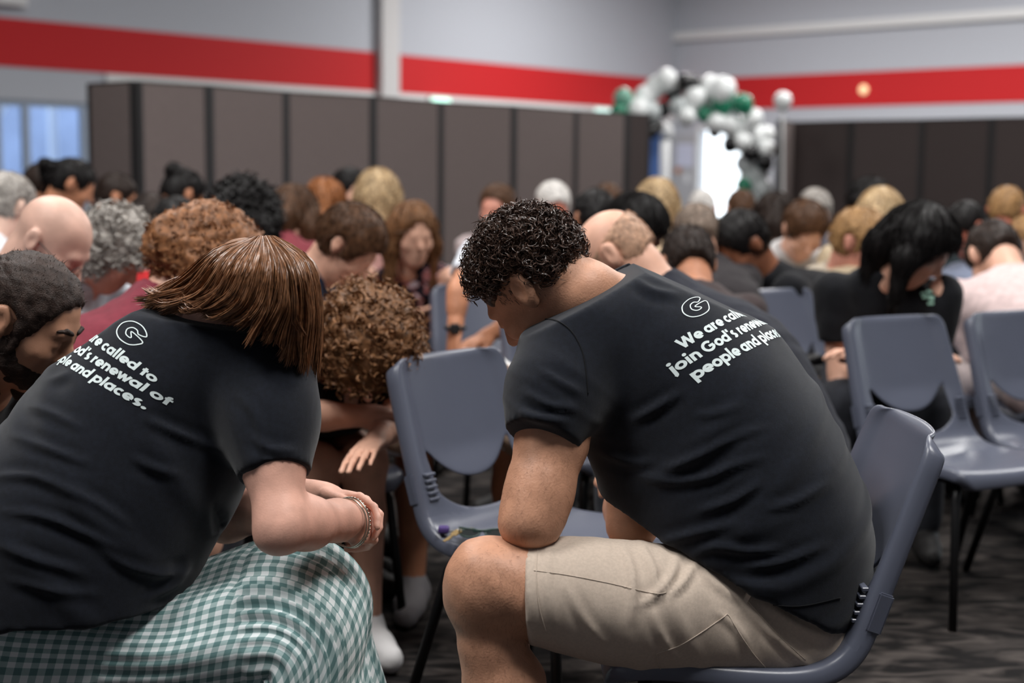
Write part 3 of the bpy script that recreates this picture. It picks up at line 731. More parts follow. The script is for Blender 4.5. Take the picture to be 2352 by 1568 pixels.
def strands_np(paths, r0, sides=3):
    """many strands at once: paths (n,m,3) -> V, Q"""
    n, m, _ = paths.shape
    T = np.gradient(paths, axis=1); T /= np.linalg.norm(T, axis=2, keepdims=True) + 1e-9
    ref = np.array([0.31, 0.21, 0.93]); A = np.cross(T, ref); A /= np.linalg.norm(A, axis=2, keepdims=True) + 1e-9; B = np.cross(T, A)
    taper = np.ones(m); taper[-2:] = (0.6, 0.15); taper[0] = 0.8
    rad = (np.broadcast_to(np.asarray(r0, float), (n,))[:, None] * taper[None])[..., None]
    if sides == 2:                                   # flat ribbons, each twisted its own way
        tw = np.random.RandomState(n).uniform(0, PI, (n, 1, 1)); D = A * np.cos(tw) + B * np.sin(tw)
        V = np.stack([paths + 1.35 * rad * D, paths - 1.35 * rad * D], 2)
        i = np.arange(n)[:, None]; j = np.arange(m - 1)[None]; f = lambda a, b, c: (a * m + b) * 2 + c
        return V.reshape(-1, 3), np.stack([f(i, j, 0), f(i, j, 1), f(i, j + 1, 1), f(i, j + 1, 0)], -1).reshape(-1, 4)
    V = np.stack([paths + rad * (A * math.cos(a) + B * math.sin(a)) for a in np.arange(sides) * 2 * PI / sides], 2)    # n,m,s,3
    i = np.arange(n)[:, None, None]; j = np.arange(m - 1)[None, :, None]; k = np.arange(sides)[None, None]
    k2 = (k + 1) % sides; f = lambda a, b, c: (a * m + b) * sides + c
    Q = np.stack([f(i, j, k), f(i, j, k2), f(i, j + 1, k2), f(i, j + 1, k)], -1).reshape(-1, 4)
    return V.reshape(-1, 3), Q
def scalp_points(h, n, seed, mask, lift=0.0):
    """random points on the skull where mask(f,l,u) holds -> world points, normals"""
    r = np.random.RandomState(seed); D = r.normal(size=(n * 6, 3)); D /= np.linalg.norm(D, axis=1, keepdims=True)
    q = D * np.array([0.097, 0.0765, 0.087]); N = D / np.array([0.097, 0.0765, 0.087]); N /= np.linalg.norm(N, axis=1, keepdims=True)
    q = q + np.array([-0.012, 0, 0.036]) + N * lift
    m = mask(q[:, 0], q[:, 1], q[:, 2]); q, N = q[m][:n], N[m][:n]
    return h.c + h.sc * (q @ h.R), N @ h.R
def curls_np(pts, nrm, seed, length, rad, turns, thick, droop=0.3, m=14, dirv=None, sides=2):
    r = np.random.RandomState(seed); n = len(pts)
    rnd = r.normal(size=(n, 3)); T = rnd - nrm * (rnd * nrm).sum(1, keepdims=True); T /= np.linalg.norm(T, axis=1, keepdims=True)
    A = nrm * r.uniform(0.3, 1.0, (n, 1)) + T * r.uniform(0.3, 1.0, (n, 1)) + np.array([0, 0, -1.0]) * droop
    if dirv is not None: A = A + dirv
    A /= np.linalg.norm(A, axis=1, keepdims=True)
    X = np.cross(A, T); X /= np.linalg.norm(X, axis=1, keepdims=True) + 1e-9; Yv = np.cross(A, X)
    t = np.linspace(0, 1, m)[None, :, None]; ph = r.uniform(0, 6.28, (n, 1, 1)); tn = (turns * r.uniform(0.7, 1.3, (n, 1, 1)))
    ang = ph + 2 * PI * tn * t; L = (length * r.uniform(0.6, 1.25, (n, 1, 1))); R = (rad * r.uniform(0.6, 1.3, (n, 1, 1))) * np.minimum(1, t * 4)
    path = pts[:, None] + A[:, None] * (t * L) + R * (X[:, None] * np.cos(ang) + Yv[:, None] * np.sin(ang))
    return strands_np(path, thick * r.uniform(0.7, 1.3, n), sides)

# ------------------------------------------------------------------ a seated person bent in prayer
SKINS = dict(fair=srgb(222, 172, 148), pink=srgb(214, 148, 128), tan=srgb(190, 130, 98), brown=srgb(134, 84, 60), pale=srgb(228, 190, 172), red=srgb(202, 120, 98))
HAIRS = dict(black=srgb(22, 19, 19), dark=srgb(44, 33, 28), brown=srgb(82, 56, 38), mid=srgb(120, 84, 56), auburn=srgb(128, 86, 56), blonde=srgb(184, 158, 122), sandy=srgb(158, 122, 82), ginger=srgb(148, 94, 56), grey=srgb(162, 156, 150), white=srgb(216, 212, 208), greybrown=srgb(128, 112, 100))
PID = [0]
def cloth_post(amp, seed, freq=26.0):
    def f(V, N):
        a = wave(V * np.array([1, 1, 1.6]), seed, freq); b = wave(V, seed + 7, freq * 2.2)
        return V + N * (amp * (np.abs(a) * 1.2 - 0.5) + amp * 0.35 * b)[:, None]
    return f
def person(label, px, py, Y, yaw, pitch, skin_k, hair, hair_c, shirt_c, pants_c=(0.03, 0.032, 0.04), roll=0.0, sc=1.0, sleeve='short', hres=None, female=False, arms=None, face_yaw=None,
           shirt_key=None, collar=False, legs=True, seat_z=0.53, lean_max=80, shirt_mat=None, hair_t=None, seatchair=True, hair_fn=None, wide=1.0, hem_z=None, bare=False, shoe=None, hand_curl=0.35, kg=0.045):
    PID[0] += 1; seed = PID[0]
    near = Y < 5.3
    hr = hres or (0.0062 if Y < 4.0 else 0.0085 if near else 0.012)
    h = Head(P(px, py, Y), yaw if face_yaw is None else face_yaw, pitch, roll, sc)
    f = np.array([math.cos(math.radians(yaw)), math.sin(math.radians(yaw)), 0.0]); lat = np.array([-f[1], f[0], 0.0]); z = np.array([0, 0, 1.0])
    nj = h.w(-0.028, 0, -0.055)                                     # top of the neck
    tl = 0.50 * sc
    C7 = nj + (-0.5 * h.U - 0.35 * f - 0.45 * z) * 0.105 * sc
    cosL = np.clip((C7[2] - seat_z) / tl, math.cos(math.radians(lean_max)), 0.995); L = math.acos(cosL)
    pel = C7 - tl * (f * math.sin(L) + z * cosL); pel[2] = max(seat_z, pel[2]) if pel[2] < seat_z + 0.25 else pel[2]
    if pel[2] > seat_z + 0.02: pel[2] = seat_z
    mid = (pel + C7) / 2 - f * 0.055 * math.cos(L * 0.5) + z * 0.05 * math.sin(L) + np.array([0, 0, 0.0])
    sh = [C7 + lat * s * 0.175 * sc * wide - z * 0.035 + f * 0.035 for s in (-1, 1)]
    hips = [pel + lat * s * 0.095 * sc for s in (-1, 1)]
    knee = [hp + f * 0.40 * sc + lat * s * kg + np.array([0, 0, 0.51 - hp[2]]) for hp, s in zip(hips, (-1, 1))]
    ank = [np.array([k_[0], k_[1], 0.085]) + f * 0.02 for k_ in knee]
    if arms is None:
        arms = []
        for i, s in enumerate((-1, 1)):
            kn = knee[i] - f * 0.07 + z * 0.085
            if np.linalg.norm(kn - sh[i]) > 0.50: e = sh[i] + unit(kn - sh[i] + lat * s * 0.12 - z * 0.05) * 0.29
            else: e = kn + lat * s * 0.01
            e2 = e - sh[i]; n_ = np.linalg.norm(e2); e = sh[i] + e2 / n_ * np.clip(n_, 0.26, 0.36)
            hd = (knee[0] + knee[1]) / 2 + f * 0.02 + z * 0.14 - lat * s * 0.02
            w_ = e + unit(hd - e) * 0.235
            arms.append((sh[i], e, w_, unit(hd - e)))
    else:
        arms = [(a[0] if a[0] is not None else sh[i], a[1], a[2], unit(np.asarray(a[2]) - np.asarray(a[1]))) for i, a in enumerate(arms)]
    base = (float(pel[0]), float(pel[1]), 0.0)
    t = empty('person', base); tag(t, label, 'person')
    sk = skin(skin_k, SKINS[skin_k]) if isinstance(skin_k, str) else skin('x%d' % seed, skin_k)
    # ---- skin: one continuous body
    HB = Shape(); add_head(HB, h, female, True, near)
    HB.limb([h.w(-0.026, 0, -0.02), nj, C7 + f * 0.01], [0.054 * sc, 0.054 * sc, 0.068 * sc], 0.03)
    B = Shape(); B.limb([nj, C7 + f * 0.01], [0.050 * sc, 0.064 * sc], 0.02)
    B.loft([pel + z * 0.02, mid, C7 - (f * math.sin(L) + z * cosL) * 0.10, C7 - z * 0.03], lat, [0.10 * sc, 0.10 * sc, 0.095 * sc, 0.05 * sc], [0.15 * sc, 0.14 * sc, 0.155 * sc, 0.09 * sc], k=0.02)
    for i, (s0, e, w_, d_) in enumerate(arms):
        B.limb([s0, (s0 + e) / 2, e, e * 0.6 + w_ * 0.4, w_], [0.050 * sc, 0.044 * sc, 0.038 * sc, 0.036 * sc, 0.026 * sc], 0.02)
    if legs:
        for i in range(2): B.limb([hips[i], knee[i], knee[i] * .65 + ank[i] * .35 - f * 0.015, ank[i]], [0.07, 0.056, 0.054, 0.036], 0.03)
    V, Q = B.mesh(0.015 if Y < 4 else 0.019 if near else 0.024); parts = [(relax(V, Q, 1, 0.3), Q)]
    V, Q = HB.mesh(hr * 1.2 if near else 0.0122); parts.append((relax(V, Q, 1, 0.3), Q))
    if near:
        for i, (s0, e, w_, d_) in enumerate(arms):
            Hs = Shape(); Hs.limb([w_ - d_ * 0.06, w_], [0.029 * sc, 0.026 * sc], 0.01)
            hand_shape(Hs, w_, d_, z - f * 0.3 if abs(d_[2]) < 0.7 else f, -1 if i == 0 else 1, hand_curl, spread=-0.15, sc=sc)
            parts.append(Hs.mesh(0.0062))
    else:
        for i, (s0, e, w_, d_) in enumerate(arms):
            Hs = Shape(); hand_shape(Hs, w_, d_, z, -1 if i == 0 else 1, 0.3, sc=sc); parts.append(Hs.mesh(0.0105))
    V, Q = merge(parts); link('body', np_mesh('body', V, Q), sk, t)
    # ---- shirt
    sm = shirt_mat or cloth(shirt_key or 's%d' % seed, shirt_c)
    T = Shape(); w = 0.014
    ax = f * math.sin(L) + z * cosL
    T.loft([pel - ax * 0.02, pel * 0.7 + mid * 0.3 + z * 0.01, mid, C7 - ax * 0.13, C7 - ax * 0.045 + f * 0.0, C7 + ax * 0.010 + (nj - C7) * 0.25],
           lat, [(0.118 + w) * sc, (0.120 + w) * sc, (0.112 + w) * sc, (0.108 + w) * sc, 0.085 * sc, 0.068 * sc], [(0.165 + w) * sc * wide, (0.16 + w) * sc * wide, (0.155 + w) * sc * wide, (0.172 + w) * sc * wide, 0.150 * sc * wide, 0.080 * sc], k=0.02, n=13)
    for i, (s0, e, w_, d_) in enumerate(arms):
        end = 0.62 if sleeve == 'short' else 1.0
        p1 = s0 + (e - s0) * end
        T.limb([s0 - z * 0.01, p1], [0.072 * sc, (0.062 if sleeve == 'short' else 0.052) * sc], 0.05)
        if sleeve == 'none': T.ops.pop()
        if sleeve == 'long': T.limb([p1, w_], [0.052 * sc, 0.036 * sc], 0.02)
        if sleeve == 'short':
            dn = unit(e - s0); T.cut(p1 - dn * 0.0, dn, np.minimum(p1 - 0.09, p1 + 0.09), np.maximum(p1 - 0.09, p1 + 0.09))
    up_n = unit(nj - C7)
    T.cut(C7 + up_n * 0.046 * sc, up_n, C7 - 0.12, C7 + 0.12)
    shape_obj('shirt', T, 0.0112 if Y < 4 else 0.0142 if near else 0.021, sm, t, smooth=1, post=cloth_post(0.0035 if near else 0.005, seed))
    if collar:
        cm = Shape(); cm.limb([C7 + up_n * 0.0, C7 + up_n * 0.05], [0.070 * sc, 0.066 * sc], 0.0); cm.limb([C7 - up_n * 0.05, C7 + up_n * 0.12], [0.060 * sc, 0.059 * sc], 0.004, 's'); cm.cut(C7 + up_n * 0.05, up_n)
        shape_obj('collar', cm, 0.006, sm, t)
    # ---- trousers and shoes
    if legs:
        tm = cloth('p%d' % seed, pants_c); G = Shape()
        for i in range(2):
            if bare: m_ = hips[i] * 0.45 + knee[i] * 0.55; G.limb([hips[i] + z * 0.005, m_], [0.098 * sc, 0.082 * sc], 0.03)
            else: G.limb([hips[i] + z * 0.005, knee[i], ank[i] + z * 0.03], [0.098 * sc, 0.070 * sc, 0.056 * sc], 0.03)
        G.limb([hips[0], hips[1]], [0.105, 0.105], 0.03)
        shape_obj('trousers', G, 0.018 if Y < 4 else 0.026, tm, t, post=cloth_post(0.004, seed + 50))
        shm = shoe or mat('shoe_dark', srgb(40, 38, 38), rough=0.6)
        for i in range(2):
            F_ = Shape(); a = np.array([ank[i][0], ank[i][1], 0.05]) - f * 0.03; F_.limb([a, a + f * 0.10 - z * 0.006, a + f * 0.19 - z * 0.012], [0.048, 0.044, 0.036], 0.02); F_.limb([ank[i], a], [0.045, 0.045], 0.02); F_.cut((0, 0, 0.004), (0, 0, -1))
            shape_obj('shoe', F_, 0.014 if Y < 4 else 0.02, shm, t)
    # ---- hair
    hm = hairm(hair_c, HAIRS[hair_c]) if isinstance(hair_c, str) else hairm('h%d' % seed, hair_c)
    hh = 0.008 if near else 0.011; ns = 1700 if near else 650; th = 0.0009 if near else 0.0016
    if hair_fn: hair_fn(h, t, hm, seed)
    elif hair == 'short': hair_obj('hair', hair_cap(h, hair_t or 0.012), hh, hm, t, h, 0.002, 95, seed, ns, 0.026, th, 0.2)
    elif hair == 'thin':
        Hc = hair_cap(h, hair_t or 0.006, hairline=0.098); hair_obj('hair', Hc, hh, hm, t, h, 0.001, 90, seed, ns, 0.022, th * 0.8, 0.2)
    elif hair == 'fringe':                                             # bald on top, short at the back and sides
        Hc = hair_cap(h, 0.004); h.ell(Hc, (0.012, 0, 0.108), (0.130, 0.105, 0.098), 0.006, 's'); hair_obj('hair', Hc, 0.005, hm, t, h, 0.0006, 90, seed, 1600, 0.010, 0.0004, 0.2)
    elif hair == 'bob':
        Hc = hair_cap(h, hair_t or 0.022, hairline=0.075, low=-0.12)
        for s in (-1, 1): h.cone(Hc, (-0.02, s * 0.075, 0.02), (-0.015, s * 0.085, -0.09), 0.032, 0.026, 0.03)
        h.cone(Hc, (-0.07, 0, 0.0), (-0.075, 0, -0.09), 0.055, 0.050, 0.03)
        h.ell(Hc, (0.125, 0, -0.04), (0.085, 0.066, 0.10), 0.012, 's')
        hair_obj('hair', Hc, hh, hm, t, h, 0.003, 55, seed, ns, 0.07, th, 0.8)
    elif hair == 'long':
        Hc = hair_cap(h, hair_t or 0.018, hairline=0.078, low=-0.12)
        g = np.array([0, 0, -1.0])
        for s in (-1, 1):
            a = h.w(-0.02, s * 0.080, 0.03); b = h.w(0.0, s * 0.092, -0.05); c = b + (g * 0.75 - h.U * 0.35) * 0.16 * sc
            Hc.limb([a, b, c], [0.034 * sc, 0.036 * sc, 0.018 * sc], 0.03)
        a = h.w(-0.08, 0, 0.02); b = h.w(-0.085, 0, -0.07); Hc.limb([a, b, b + (g * 0.5 - h.U * 0.6) * 0.13 * sc], [0.06 * sc, 0.06 * sc, 0.035 * sc], 0.04)
        h.ell(Hc, (0.118, 0, -0.018), (0.105, 0.073, 0.105), 0.012, 's')
        hair_obj('hair', Hc, hh, hm, t, h, 0.003, 50, seed, int(ns * 1.3), 0.09, th, 1.0)
    elif hair == 'bun':
        Hc = hair_cap(h, 0.010); h.ell(Hc, (-0.10, 0, 0.085), (0.045, 0.045, 0.042), 0.015); hair_obj('hair', Hc, hh, hm, t, h, 0.003, 70, seed, ns, 0.03, th)
    elif hair == 'tail':
        Hc = hair_cap(h, 0.010); a = h.w(-0.105, 0, 0.05); Hc.limb([a, a - h.F * 0.05 - h.U * 0.02, a - h.F * 0.06 - np.array([0, 0, 0.16])], [0.026, 0.030, 0.012], 0.01); hair_obj('hair', Hc, hh, hm, t, h, 0.003, 70, seed, ns, 0.04, th)
    elif hair in ('curly', 'frizz'):
        tt = hair_t or 0.04
        Hc = hair_cap(h, tt * 0.8, hairline=0.06, low=-0.10)
        for s in (-1, 1): h.ell(Hc, (-0.03, s * 0.07, -0.02), (0.06, 0.03 + tt, 0.07), 0.03)
        h.ell(Hc, (-0.07, 0, -0.02), (0.05 + tt, 0.07, 0.09), 0.03); h.ell(Hc, (0.125, 0, -0.05), (0.085, 0.062, 0.085), 0.012, 's')
        V, Q = Hc.mesh(0.008); V = relax(V, Q, 1, .4); N = vnormals(V, Q)
        V2 = V + N * (0.007 * wave(V, seed, 85))[:, None]
        r = np.random.RandomState(seed); n = 1200 if near else 450; pick = r.randint(0, len(V), n)
        cv, cq = curls_np(V[pick] - N[pick] * 0.008, N[pick], seed, 0.040 if hair == 'curly' else 0.024, 0.0095 if hair == 'curly' else 0.006, 1.6, 0.0020 if hair == 'curly' else 0.0016, 0.35, 11)
        V, Q = merge([(V2, Q), (cv, cq)]); link('hair', np_mesh('hair', V, Q), hm, t)
    if seatchair:
        PEOPLE_CHAIRS.append((pel[0] + f[0] * 0.07, pel[1] + f[1] * 0.07, yaw, label))
    return dict(t=t, h=h, f=f, lat=lat, C7=C7, pel=pel, sh=sh, knee=knee, arms=arms, hm=hm, sk=sk, base=base)
PEOPLE_CHAIRS = []
# ------------------------------------------------------------------ lettering made of broad strokes (u to the right, v up, x-height 1)
def arc(cx, cy, r, a0, a1, n=None, ry=None):
    n = n or max(4, int(abs(a1 - a0) / 14)); a = np.radians(np.linspace(a0, a1, n + 1)); return [(cx + r * math.cos(t), cy + (ry or r) * math.sin(t)) for t in a]
def seg(*p):
    out = []
    for a, b in zip(p, p[1:]):
        k = max(1, int(math.hypot(b[0] - a[0], b[1] - a[1]) / 0.2))
        out += [(a[0] + (b[0] - a[0]) * i / k, a[1] + (b[1] - a[1]) * i / k) for i in range(k)]
    return out + [p[-1]]
BW = 0.305; R_ = 0.36
GL = {'o': (1.02, [arc(.51, .5, R_, 0, 360)]), 'a': (1.08, [arc(.5, .5, R_, 0, 360), seg((.87, 0), (.87, 1))]), 'd': (1.08, [arc(.5, .5, R_, 0, 360), seg((.87, 0), (.87, 1.48))]),
      'p': (1.08, [arc(.58, .5, R_, 0, 360), seg((.2, -.45), (.2, 1))]), 'e': (1.02, [arc(.51, .5, R_, 0, 318), seg((.16, .47), (.98, .47))]), 'c': (.92, [arc(.51, .5, R_, 48, 312)]),
      'l': (.46, [seg((.23, 0), (.23, 1.48))]), 'i': (.46, [seg((.23, 0), (.23, 1)), ('dot', .23, 1.34, .2)]), 'j': (.46, [seg((.25, 1), (.25, -.18)) + arc(.06, -.18, .19, 0, -75, 4), ('dot', .25, 1.34, .2)]),
      'n': (1.0, [seg((.2, 0), (.2, 1)), arc(.5, .56, .29, 180, 0) + seg((.79, .5), (.79, 0))]), 'r': (.66, [seg((.2, 0), (.2, 1)), arc(.52, .54, .31, 180, 85)]),
      't': (.64, [seg((.32, 0), (.32, 1.28)), seg((.04, .88), (.62, .88))]), 'f': (.62, [seg((.28, 0), (.28, 1.1)) + arc(.5, 1.12, .22, 180, 90, 4), seg((.04, .88), (.62, .88))]),
      's': (.82, [arc(.41, .70, .2, 40, 262, None, .17) + arc(.41, .28, .22, 84, -140, None, .17)]), 'w': (1.42, [seg((.1, 1), (.42, 0)), seg((.42, 0), (.71, .98)), seg((.71, .98), (1.0, 0)), seg((1.0, 0), (1.32, 1))]),
      'W': (1.78, [seg((.1, 1.42), (.52, 0)), seg((.5, 0), (.89, 1.38)), seg((.89, 1.38), (1.28, 0)), seg((1.26, 0), (1.68, 1.42))]), 'G': (1.5, [arc(.74, .7, .56, 42, 352) , seg((.78, .66), (1.36, .66))]),
      "'": (.4, [seg((.2, 1.05), (.24, 1.45))]), '.': (.46, [('dot', .23, .19, .2)]), ' ': (.36, [])}
def stroke(pts, w):
    if pts[0] == 'dot':
        a = np.linspace(0, 2 * PI, 12, endpoint=False); V = np.stack([pts[1] + pts[3] * np.cos(a), pts[2] + pts[3] * np.sin(a)], 1)
        return V, np.array([[0, 1, 2, 3], [0, 3, 4, 5], [0, 5, 6, 7], [0, 7, 8, 9], [0, 9, 10, 11]])
    p = np.array(pts, float); p = p[np.r_[True, np.linalg.norm(np.diff(p, axis=0), axis=1) > 1e-6]]; closed = np.linalg.norm(p[0] - p[-1]) < 1e-6
    if closed: p = p[:-1]
    n = len(p); nx = np.roll(p, -1, 0); pv = np.roll(p, 1, 0)
    d1 = p - pv; d2 = nx - p
    if not closed: d1[0] = d2[0]; d2[-1] = d1[-1]
    d1 /= np.linalg.norm(d1, axis=1, keepdims=True) + 1e-9; d2 /= np.linalg.norm(d2, axis=1, keepdims=True) + 1e-9
    n1 = np.stack([-d1[:, 1], d1[:, 0]], 1); n2 = np.stack([-d2[:, 1], d2[:, 0]], 1); m = n1 + n2; m /= np.linalg.norm(m, axis=1, keepdims=True) + 1e-9
    c = np.clip((m * n1).sum(1, keepdims=True), 0.45, 1); off = m * (w / 2) / c
    k = n if closed else n - 1; i = np.arange(k); j = (i + 1) % n
    return np.vstack([p + off, p - off]), np.stack([i, i + n, j + n, j], 1)
def text_np(lines, size, lead, w=BW, align=0.5):
    parts = []
    for li, s in enumerate(lines):
        W_ = sum(GL[c][0] for c in s); x = -W_ * align
        for c in s:
            for st in GL[c][1]:
                V, Q = stroke(st, w); V = V + np.array([x, -li * lead]); parts.append((np.c_[V, np.zeros(len(V))] * size, Q))
            x += GL[c][0]
    return merge(parts)
LOGO = [(.95, .72), (.80, .86), (.52, .92), (.20, .80), (.03, .50), (.12, .18), (.42, .02), (.78, .06), (.98, .30), (1.0, .50), (.52, .50), (.66, .34), (.60, .28), (.44, .30), (.34, .46), (.42, .64), (.60, .68), (.74, .60)]
def logo_np(size, w=0.04):
    K = np.array(LOGO); K = np.vstack([K, K[:1]]); pts = []
    corner = {9, 10, 11, 0}
    cl = catmull(np.vstack([K[-2], K, K[1]]), (len(K) + 1) * 6 + 1)[6:-6]
    V, Q = stroke([tuple(p) for p in cl[:-1]] + [tuple(cl[0])], w)
    return np.c_[(V - 0.5) * np.array([1.15, 1.0]), np.zeros(len(V))] * size, Q
def project(V, Q, O, R, U, N, bvh, off=0.0016, reach=0.35):
    """lay flat artwork on a surface along -N"""
    out = np.zeros((len(V), 3)); ok = np.zeros(len(V), bool)
    for i, (a, b, _) in enumerate(V):
        p = O + a * R + b * U
        hit = bvh.ray_cast(Vector(p + N * reach), Vector(-N), reach * 2)
        if hit[0] is not None: out[i] = np.array(hit[0]) + np.array(hit[1]) * off; ok[i] = True
    Q = Q[ok[Q].all(1)]
    e = np.max([np.linalg.norm(out[Q[:, k]] - out[Q[:, (k + 1) % 4]], axis=1) for k in range(4)], 0)
    return out, Q[e < 0.05]
def wrap(V, Q, spine, s0, th0, sgn, back, bvh, r=0.19, vk=0.8, off=0.0009):
    """lay flat artwork around a torso: v runs up the spine from arc length s0, u runs round the back"""
    C, T, B, RA, RB = spine; arc_ = np.r_[0, np.cumsum(np.linalg.norm(np.diff(C, axis=0), axis=1))]
    out = np.zeros((len(V), 3)); ok = np.zeros(len(V), bool)
    f = lambda X, s_: np.array([np.interp(s_, arc_, X[:, i]) for i in range(3)])
    for i, (a, b, _) in enumerate(V):
        s_ = s0 + b * vk; c = f(C, s_); t = unit(f(T, s_)); bb = unit(f(B, s_)); A = np.cross(t, bb); A = A if A @ back > 0 else -A
        d = A * math.cos(th0) + bb * math.sin(th0); e = bb * math.cos(th0) - A * math.sin(th0)
        hit = bvh.ray_cast(Vector(c + d * 0.5 + e * sgn * a), Vector(-d), 0.5)
        if hit[0] is not None: out[i] = np.array(hit[0]) + np.array(hit[1]) * off; ok[i] = True
    return out, Q[ok[Q].all(1)]
def bvh_of(o):
    me = o.data; return BVHTree.FromPolygons([v.co.copy() for v in me.vertices], [tuple(p.vertices) for p in me.polygons])
def cam_hit(bvh, px, py):
    d = CR @ np.array([(px - 1176.0) / FPX, -(py - 784.0) / FPX, -1.0]); h = bvh.ray_cast(Vector((0, 0, CAMZ)), Vector(d).normalized())
    return (np.array(h[0]), np.array(h[1])) if h[0] is not None else (None, None)
MAN_S0, WOM_S0 = 0.412, 0.41; MAN_T0, WOM_T0 = 0.34, 0.52
print_m = mat('shirt_print', srgb(214, 226, 226), rough=0.8)
tee_m = cloth('tee', srgb(17, 21, 30), bump=0.3, scale=1200, var=0.18, vscale=120, sheen=0.16, rough=0.95)
def tee_print(shirt, at, right_px, par, size=0.0172):
    bvh = bvh_of(shirt)
    O, N = cam_hit(bvh, *at); A, _ = cam_hit(bvh, *right_px)
    N = np.mean([cam_hit(bvh, at[0] + dx, at[1] + dy)[1] for dx, dy in ((0, 0), (-40, 0), (-25, 30), (-20, -30)) if cam_hit(bvh, at[0] + dx, at[1] + dy)[1] is not None], 0); N = unit(N)
    return bvh, O, N, A

def to_px(V):
    q = (np.asarray(V) - np.array([0, 0, CAMZ])) @ CR; return np.stack([1176 - FPX * q[:, 0] / q[:, 2], 784 + FPX * q[:, 1] / q[:, 2]], 1)
def creases(V, N, lines, w=9.0, hgt=0.006):
    """raised folds of cloth along the given courses on the side of the garment that faces the viewer"""
    p = to_px(V); face = np.clip(-(N * unit(V.mean(0) - np.array([0, 0, CAMZ]))).sum(1) * 2.5, 0, 1); d = np.zeros(len(V))
    for ln in lines:
        k = 1.0
        if isinstance(ln, tuple) and not isinstance(ln[0], tuple): k, ln = ln
        K = catmull(ln, len(ln) * 5); best = np.full(len(V), 1e9); tt = np.zeros(len(V))
        for i in range(len(K) - 1):
            a, b = K[i], K[i + 1]; v = b - a; t = np.clip(((p - a) @ v) / (v @ v), 0, 1); e = np.linalg.norm(p - a - t[:, None] * v, axis=1); m = e < best; best[m] = e[m]; tt[m] = (i + t[m]) / (len(K) - 1)
        d = d + k * hgt * np.sin(PI * np.clip(tt * 0.92 + 0.04, 0, 1)) * (np.exp(-(best / w) ** 2) - 0.45 * np.exp(-((best - 2.2 * w) / (1.3 * w)) ** 2))
    return d * face
MAN_FOLDS = [[(1456, 1085), (1542, 1106), (1627, 1095), (1684, 1070), (1756, 1049)], [(1530, 1080), (1613, 1045), (1680, 1008)], [(1446, 968), (1499, 942), (1566, 900)], (0.6, [(1600, 955), (1650, 948), (1700, 930)]),
    [(1499, 1249), (1585, 1227), (1694, 1200)], [(1585, 1280), (1642, 1256), (1720, 1266), (1800, 1262)], [(1713, 1300), (1799, 1290), (1900, 1250)], [(1600, 1176), (1684, 1149), (1750, 1106)], (0.8, [(1371, 1035), (1456, 1063), (1500, 1060)]),
    [(1208, 900), (1260, 930), (1325, 940)], [(1190, 945), (1250, 960), (1310, 966)], (0.7, [(1240, 850), (1290, 880), (1340, 905)]), (0.8, [(1456, 640), (1500, 668), (1560, 678)]), (0.6, [(1640, 1030), (1700, 1000), (1760, 980)]), (0.8, [(1760, 1170), (1830, 1150), (1900, 1110)]), (0.7, [(1620, 1330), (1700, 1340), (1790, 1345)])]
SHORT_FOLDS = [[(1425, 1245), (1448, 1300), (1455, 1370), (1450, 1430)], (0.8, [(1470, 1250), (1500, 1310), (1508, 1380)]), [(1556, 1268), (1544, 1320), (1505, 1366), (1470, 1390)], [(1600, 1285), (1570, 1335), (1530, 1372)], (0.8, [(1590, 1278), (1640, 1340), (1706, 1384)]), [(1716, 1392), (1780, 1462), (1868, 1536)], (0.8, [(1760, 1388), (1840, 1440), (1915, 1470)]),
    (0.7, [(1500, 1400), (1520, 1460), (1560, 1520)]), (0.6, [(1300, 1340), (1340, 1420), (1400, 1490)]), (0.5, [(1262, 1250), (1256, 1340), (1276, 1440)]), (0.6, [(1640, 1400), (1700, 1450), (1740, 1530)])]
WOM_FOLDS = [[(30, 1000), (110, 1030), (205, 1066)], [(-20, 1095), (78, 1095), (179, 1138)], [(0, 1173), (97, 1186), (195, 1225), (283, 1268)], [(0, 1251), (84, 1284), (192, 1318)], [(215, 1246), (286, 1297), (364, 1316), (430, 1308)], [(330, 962), (416, 998), (504, 1034)], (0.8, [(302, 1050), (350, 1075), (413, 1093)]), (0.7, [(110, 880), (135, 868), (165, 858)]), (0.8, [(60, 930), (120, 950), (190, 985)]), [(330, 1380), (390, 1345), (440, 1290)], (0.7, [(150, 1120), (230, 1160), (300, 1210)]), (0.7, [(20, 1330), (120, 1355), (230, 1365)]), (0.7, [(575, 1000), (620, 1030), (680, 1035)]), (0.6, [(545, 900), (590, 960), (610, 1040)])]
def ringset(rows):
    """rows: (front px, front py, back px, back py, Y, half depth) -> centres, half widths, half depths"""
    C, ra, rb = [], [], []
    for fx, fy, bx, by, Y, hd in rows:
        a, b = P(fx, fy, Y), P(bx, by, Y); C.append((a + b) / 2); ra.append(np.linalg.norm(a - b) / 2); rb.append(hd)
    return np.array(C), np.array(ra), np.array(rb)

def yawed(w, rb, deg, side):
    """torso rings turned about the spine: keeps the seen width w while the body faces deg away; side -1/+1 leans the near shoulder left/right"""
    a = np.radians(np.asarray(deg, float)); rb = np.asarray(rb, float)
    ra = np.sqrt(np.maximum(w ** 2 - (rb * np.sin(a)) ** 2, (0.45 * w) ** 2)) / np.cos(a)
    return np.stack([side * np.sin(a), -np.cos(a), 0 * a], 1), ra
